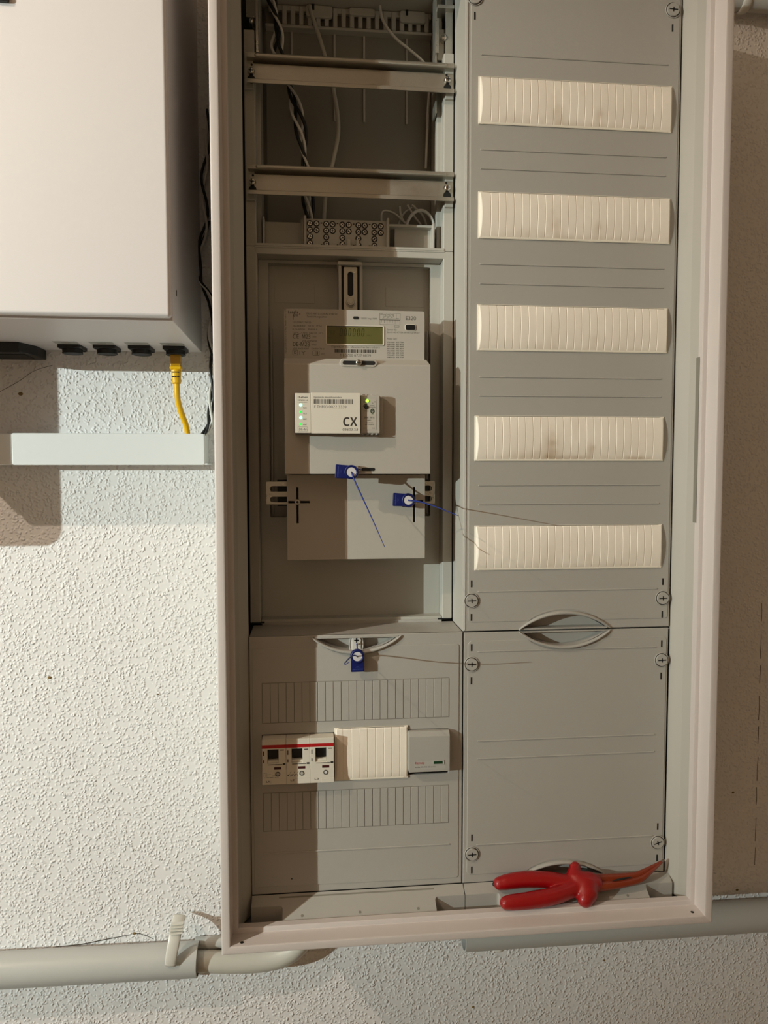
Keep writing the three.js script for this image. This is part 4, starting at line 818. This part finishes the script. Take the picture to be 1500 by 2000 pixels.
{
  const zf = -158, t = thing('cable_duct', 'short white rectangular cable duct on the wall underneath the white box', 'cable duct', [-150, 524, WALLZ]);
  const s = rrect(new THREE.Shape(), 0, 32, 523.6, 561.4, 1.6); 
  const hollow = new THREE.Path(); [[0, 525], [30.6, 525], [30.6, 560], [0, 560]].forEach((p, i) => i ? hollow.lineTo(...p) : hollow.moveTo(...p)); hollow.closePath(); s.holes.push(hollow);
  const tubeX = (a, b) => { const g = new THREE.ExtrudeGeometry(s, { depth: b - a, bevelEnabled: false }), p = g.attributes.position; for (let i = 0; i < p.count; i++) p.setXYZ(i, a + p.getZ(i), p.getY(i), WALLZ + .2 + p.getX(i)); return toCreasedNormals(fixFacing(g), .5); };
  part(t, 'duct_body', tubeX(-420, -32.6), M.duct);
  const cv = part(t, 'duct_cover', rplate(-260, -33, 523.2, 561.8, zf, zf + 1.6, 2.2, .7), M.duct);
  part(t, 'duct_end', [box(-33.6, -32.4, 524, 553, WALLZ + .4, zf, .2), box(-34, -29, 523.4, 525.4, WALLZ + .4, zf + .6, .6)], M.duct);
}
{
  const path = [[-24, 960, -178], [-27, 906, -176], [-33, 869, -176], [-29, 826, -176], [-38, 788, -176], [-38, 754, -176], [-25, 726, -176], [-25.5, 688, -176], [-24, 656, -176], [-25.5, 618, -174], [-26, 590, -172], [-28, 572, -170], [-36, 560.5, -168], [-46, 553, -168]];
  const t = thing('twisted_wires', 'twisted black and white wires running down the wall between white box and cabinet', 'wires', [-30, 560, -176]);
  part(t, 'black_wire', strands(path, 0, 2, 2.6, 1.7, 5.2, .6), M.black);
  part(t, 'white_wire', strands(path, 1, 2, 2.6, 1.6, 5.2, .6), M.wireWhite);
  part(t, 'black_wire', strands(path.slice(3), 0.4, 3, 3.4, 1.6, 3, 2.1), M.black);
  part(t, 'white_wire', tube([[-22, 640, -178], [-22.5, 600, -178], [-26, 578, -177], [-36, 562, -176], [-48, 556, -174]], 1.7, 40), M.wireWhite);
}
// ───────────────────────── cables inside the connection space ─────────────────────────
{
  const P = [[51, 1086, -150], [53, 1078, -150], [60, 1043, -150], [59, 1022, -150], [72, 981, -146], [86, 931, -144], [91, 882, -144], [96, 830, -142], [98, 806, -146]];
  const t = thing('twisted_wires', 'twisted black and white wires hanging behind the mounting rails into the terminal block', 'wires', [98, 806, -146]);
  part(t, 'black_wire', strands(P, 0, 4, 4.2, 2.1, 3.4, .2), M.black); part(t, 'white_wire', strands(P, 1, 4, 4.4, 1.7, 3.4, .2), M.wireWhite);
  part(t, 'black_wire', strands(P.map(p => [p[0] + 4, p[1], p[2] - 1]), 2, 4, 4.0, 2.1, 3.4, .2), M.black); part(t, 'white_wire', strands(P.map(p => [p[0] + 4, p[1], p[2] - 1]), 3, 4, 4.6, 1.6, 3.4, .5), M.wireWhite);
}
{
  const t = thing('sheathed_cable', 'thin brownish-grey cable bowing down behind both mounting rails', 'cable', [116, 800, -165]);
  part(t, 'cable_sheath', tube([[100, 1086, -168.4], [101, 1081, -168], [116, 1034, -165], [129, 984, -165], [134.6, 939, -165], [128, 900, -165], [120, 870, -165], [116, 828, -165], [114, 800, -165]], 2.6, 70), M.wireGrey);
}
{
  const t = thing('white_wire', 'single thin white wire curving from the cable comb to the corner bracket', 'wire', [220, 990, -150]);
  part(t, 'wire_sheath', tube([[186.6, 1087, -162], [187, 1080, -161], [191, 1063, -156], [205, 1043, -152], [221, 1030, -150], [240, 1014, -150], [246, 1003, -154], [247, 960, -168], [246, 900, -176]], 1.7, 60), M.wireWhite);
}
{
  const t = thing('wire_coil', 'loose coil of thin grey wires resting on the tray beside the terminal block', 'wires', [225, 814, -160]);
  const arc = (cx, cy, rx, ry, z, a0, a1, r, m) => { const pts = []; for (let i = 0; i <= 14; i++) { const a = a0 + (a1 - a0) * i / 14; pts.push([cx + rx * Math.cos(a), cy + ry * Math.sin(a), z + 3 * Math.sin(a * 1.3)]); } return part(t, 'wire_loop', tube(pts, r, 50), m); };
  arc(235, 812, 17.5, 25, -150, Math.PI * 1.05, -.9, 1.9, M.wireWhite); 
  part(t, 'wire_loop', tube([[196, 812, -160], [188, 826, -162], [190, 840, -164], [202, 839, -164], [219, 824, -160], [232, 812, -156]], 1.5, 50), M.wireGrey);
  part(t, 'wire_loop', tube([[212, 850, -172], [214, 836, -170], [222, 822, -166], [236, 812, -164]], 1.5, 40), M.wireGrey);
  part(t, 'wire_loop', tube([[222, 852, -172], [230, 838, -170], [239, 824, -166], [241, 812, -164]], 1.4, 40), M.wireGrey);
  part(t, 'wire_loop', tube([[228, 852, -172], [240, 838, -166], [245, 826, -166], [246, 817, -166]], 1.5, 40), M.wireGrey);
  part(t, 'wire_loop', tube([[206, 812, -168], [210, 826, -170], [218, 842, -172], [232, 852, -174]], 1.3, 40), M.wireGrey);
}

// ───────────────────────── conduits on the wall ─────────────────────────
function pipeX(x0, y0, z0, x1, y1, z1, r, wall) {     // open pipe with wall thickness
  const d = V(x1 - x0, y1 - y0, z1 - z0), L = d.length(), g = new THREE.LatheGeometry([[r - wall, 0], [r - .4, 0], [r, .4], [r, L - .4], [r - .4, L], [r - wall, L], [r - wall, 0]].map(p => new THREE.Vector2(...p)), 48);
  g.applyQuaternion(new THREE.Quaternion().setFromUnitVectors(V(0, 1, 0), d.normalize())); return g.translate(x0, y0, z0);
}
{
  const t = thing('conduit_pipe', 'thick grey plastic conduit low on the wall with a spring clip near its open end', 'conduit', [-300, -104, -160]);
  part(t, 'pipe_body', pipeX(-900, -107, -168, -52, -117.2, -168, 21, 2), M.pvc);
  const c = part(t, 'pipe_clip', taper([[-76.4, -62, -176], [-77, -66, -160], [-79, -80, -148.6], [-82, -98, -144.4], [-83, -108, -145.4]], u => [8 - 1.0 * u, 1.9], 30, 16), M.pvcClip);
  for (let k = 0; k < 4; k++) part(c, 'clip_ridge', box(-84.4, -68.6, -63.4 - k * 2.2, -62.4 - k * 2.2, -163 + k * 3, -157.6 + k * 3, .4), M.pvcClip);
  part(c, 'clip_foot', new THREE.SphereGeometry(8, 20, 10).scale(1, .42, .9).translate(-80, -141, -172), M.pvcClip);
}
{
  const t = thing('conduit_pipe', 'thinner pale glossy conduit that leaves the thick one and bends up behind the cabinet', 'conduit', [20, -106, -160]);
  part(t, 'pipe_body', taper([[-120, -118, -169], [-60, -120.4, -169.5], [0, -127, -171], [36, -127.4, -172], [60, -122, -172], [77, -110, -172], [86, -94, -172], [90, -66, -174], [90, -20, -174]], () => [13.4, 13.4], 90, 32), M.pvcLight);
}
{
  const t = thing('conduit_pipe', 'thin grey-brown conduit lying behind the pale bent conduit, close to the wall', 'conduit', [-20, -84, -178]);
  part(t, 'pipe_body', pipeX(-58, -104, -181, 70, -106, -181, 7.5, 1.5), M.pvc);
}
{
  const t = thing('conduit_pipe', 'thick grey conduit whose open end shows underneath the cabinet near the pliers', 'conduit', [480, -104, -160]);
  part(t, 'pipe_body', pipeX(297, -107.5, -168, 1340, -109, -168, 20.8, 2.2), M.pvc);
  const c = part(t, 'pipe_clip', new THREE.SphereGeometry(8, 20, 10).scale(1.1, .5, .9).translate(347, -132.5, -172), M.pvcClip);
}
{
  const t = thing('conduit_pipe', 'brownish conduit with a clip, high on the wall beside the cabinet frame', 'conduit', [700, 1128, -170]);
  part(t, 'pipe_body', pipeX(600, 1128, -172, 1340, 1125, -172, 12, 1.5), M.pvc);
  part(t, 'pipe_clip', [new THREE.TorusGeometry(13, 2, 10, 40).scale(1, 1, 3).rotateY(Math.PI / 2).translate(664, 1128, -172)], M.pvcClip);
}

// ───────────────────────── beyond the frame: cupboard added to shade the wall, and lamps ─────────────────────────
{
  const t = thing('unseen_blocker', 'unseen added cupboard with rounded corners hanging further along the wall', 'blocker', [-1220, 534, WALLZ]);  // added unseen block, shaped to cast the rounded shadow on the wall
  const s = rrect(new THREE.Shape(), -1500, -895, 535, 1500, 18);
  part(t, 'blocker_body', plate(s, WALLZ + .5, 282), M.white);
  part(t, 'blocker_front', plate(rrect(new THREE.Shape(), -1499, -896, 536, 1499, 17), 282.5, 300, 1), M.white);
}
function lamp(L, label, name, build) {
  const t = thing(name, label, 'lamp', L.pos);
  const b = part(t, 'bulb', new THREE.SphereGeometry(L.bulb, 24, 16).translate(...L.pos), new THREE.MeshStandardMaterial({ color: 0x222222, emissive: L.color, emissiveIntensity: 2 }));
  build(t);
  const p = L.angle ? new THREE.SpotLight(L.color, L.cd, 0, THREE.MathUtils.degToRad(L.angle), L.penumbra, 2) : new THREE.PointLight(L.color, L.cd, 0, 2);
  if (L.aim) { p.target.position.set(...L.aim.map(v => v * MM)); scene.add(p.target); p.target.name = 'lamp_aim'; } p.castShadow = true; p.shadow.radius = L.radius; p.shadow.mapSize.set(2048, 2048); p.shadow.bias = -0.0005; p.shadow.camera.near = .04;
  p.position.set(0, 0, 0); t.add(p); p.name = 'lamp_light';
}
lamp(COOL, 'cool white work lamp on a slim black stand', 'work_lamp', t => { const [x, y, z] = COOL.pos; part(t, 'stand', cylY(x, z, -898, y - 44, 9), M.black); part(t, 'foot', cylY(x, z, -899.5, -885, 120, 115, 32), M.black); });
lamp(WARM, 'warm bare bulb hanging from the ceiling on a short cord', 'pendant_lamp', t => { const [x, y, z] = WARM.pos; part(t, 'socket', cylY(x, z, y + 30, y + 75, 17, 13), M.black); part(t, 'cord', cylY(x, z, y + 74, 1899, 3), M.black); });

for (const o of scene.children) delete o._b;
renderer.render(scene, camera);
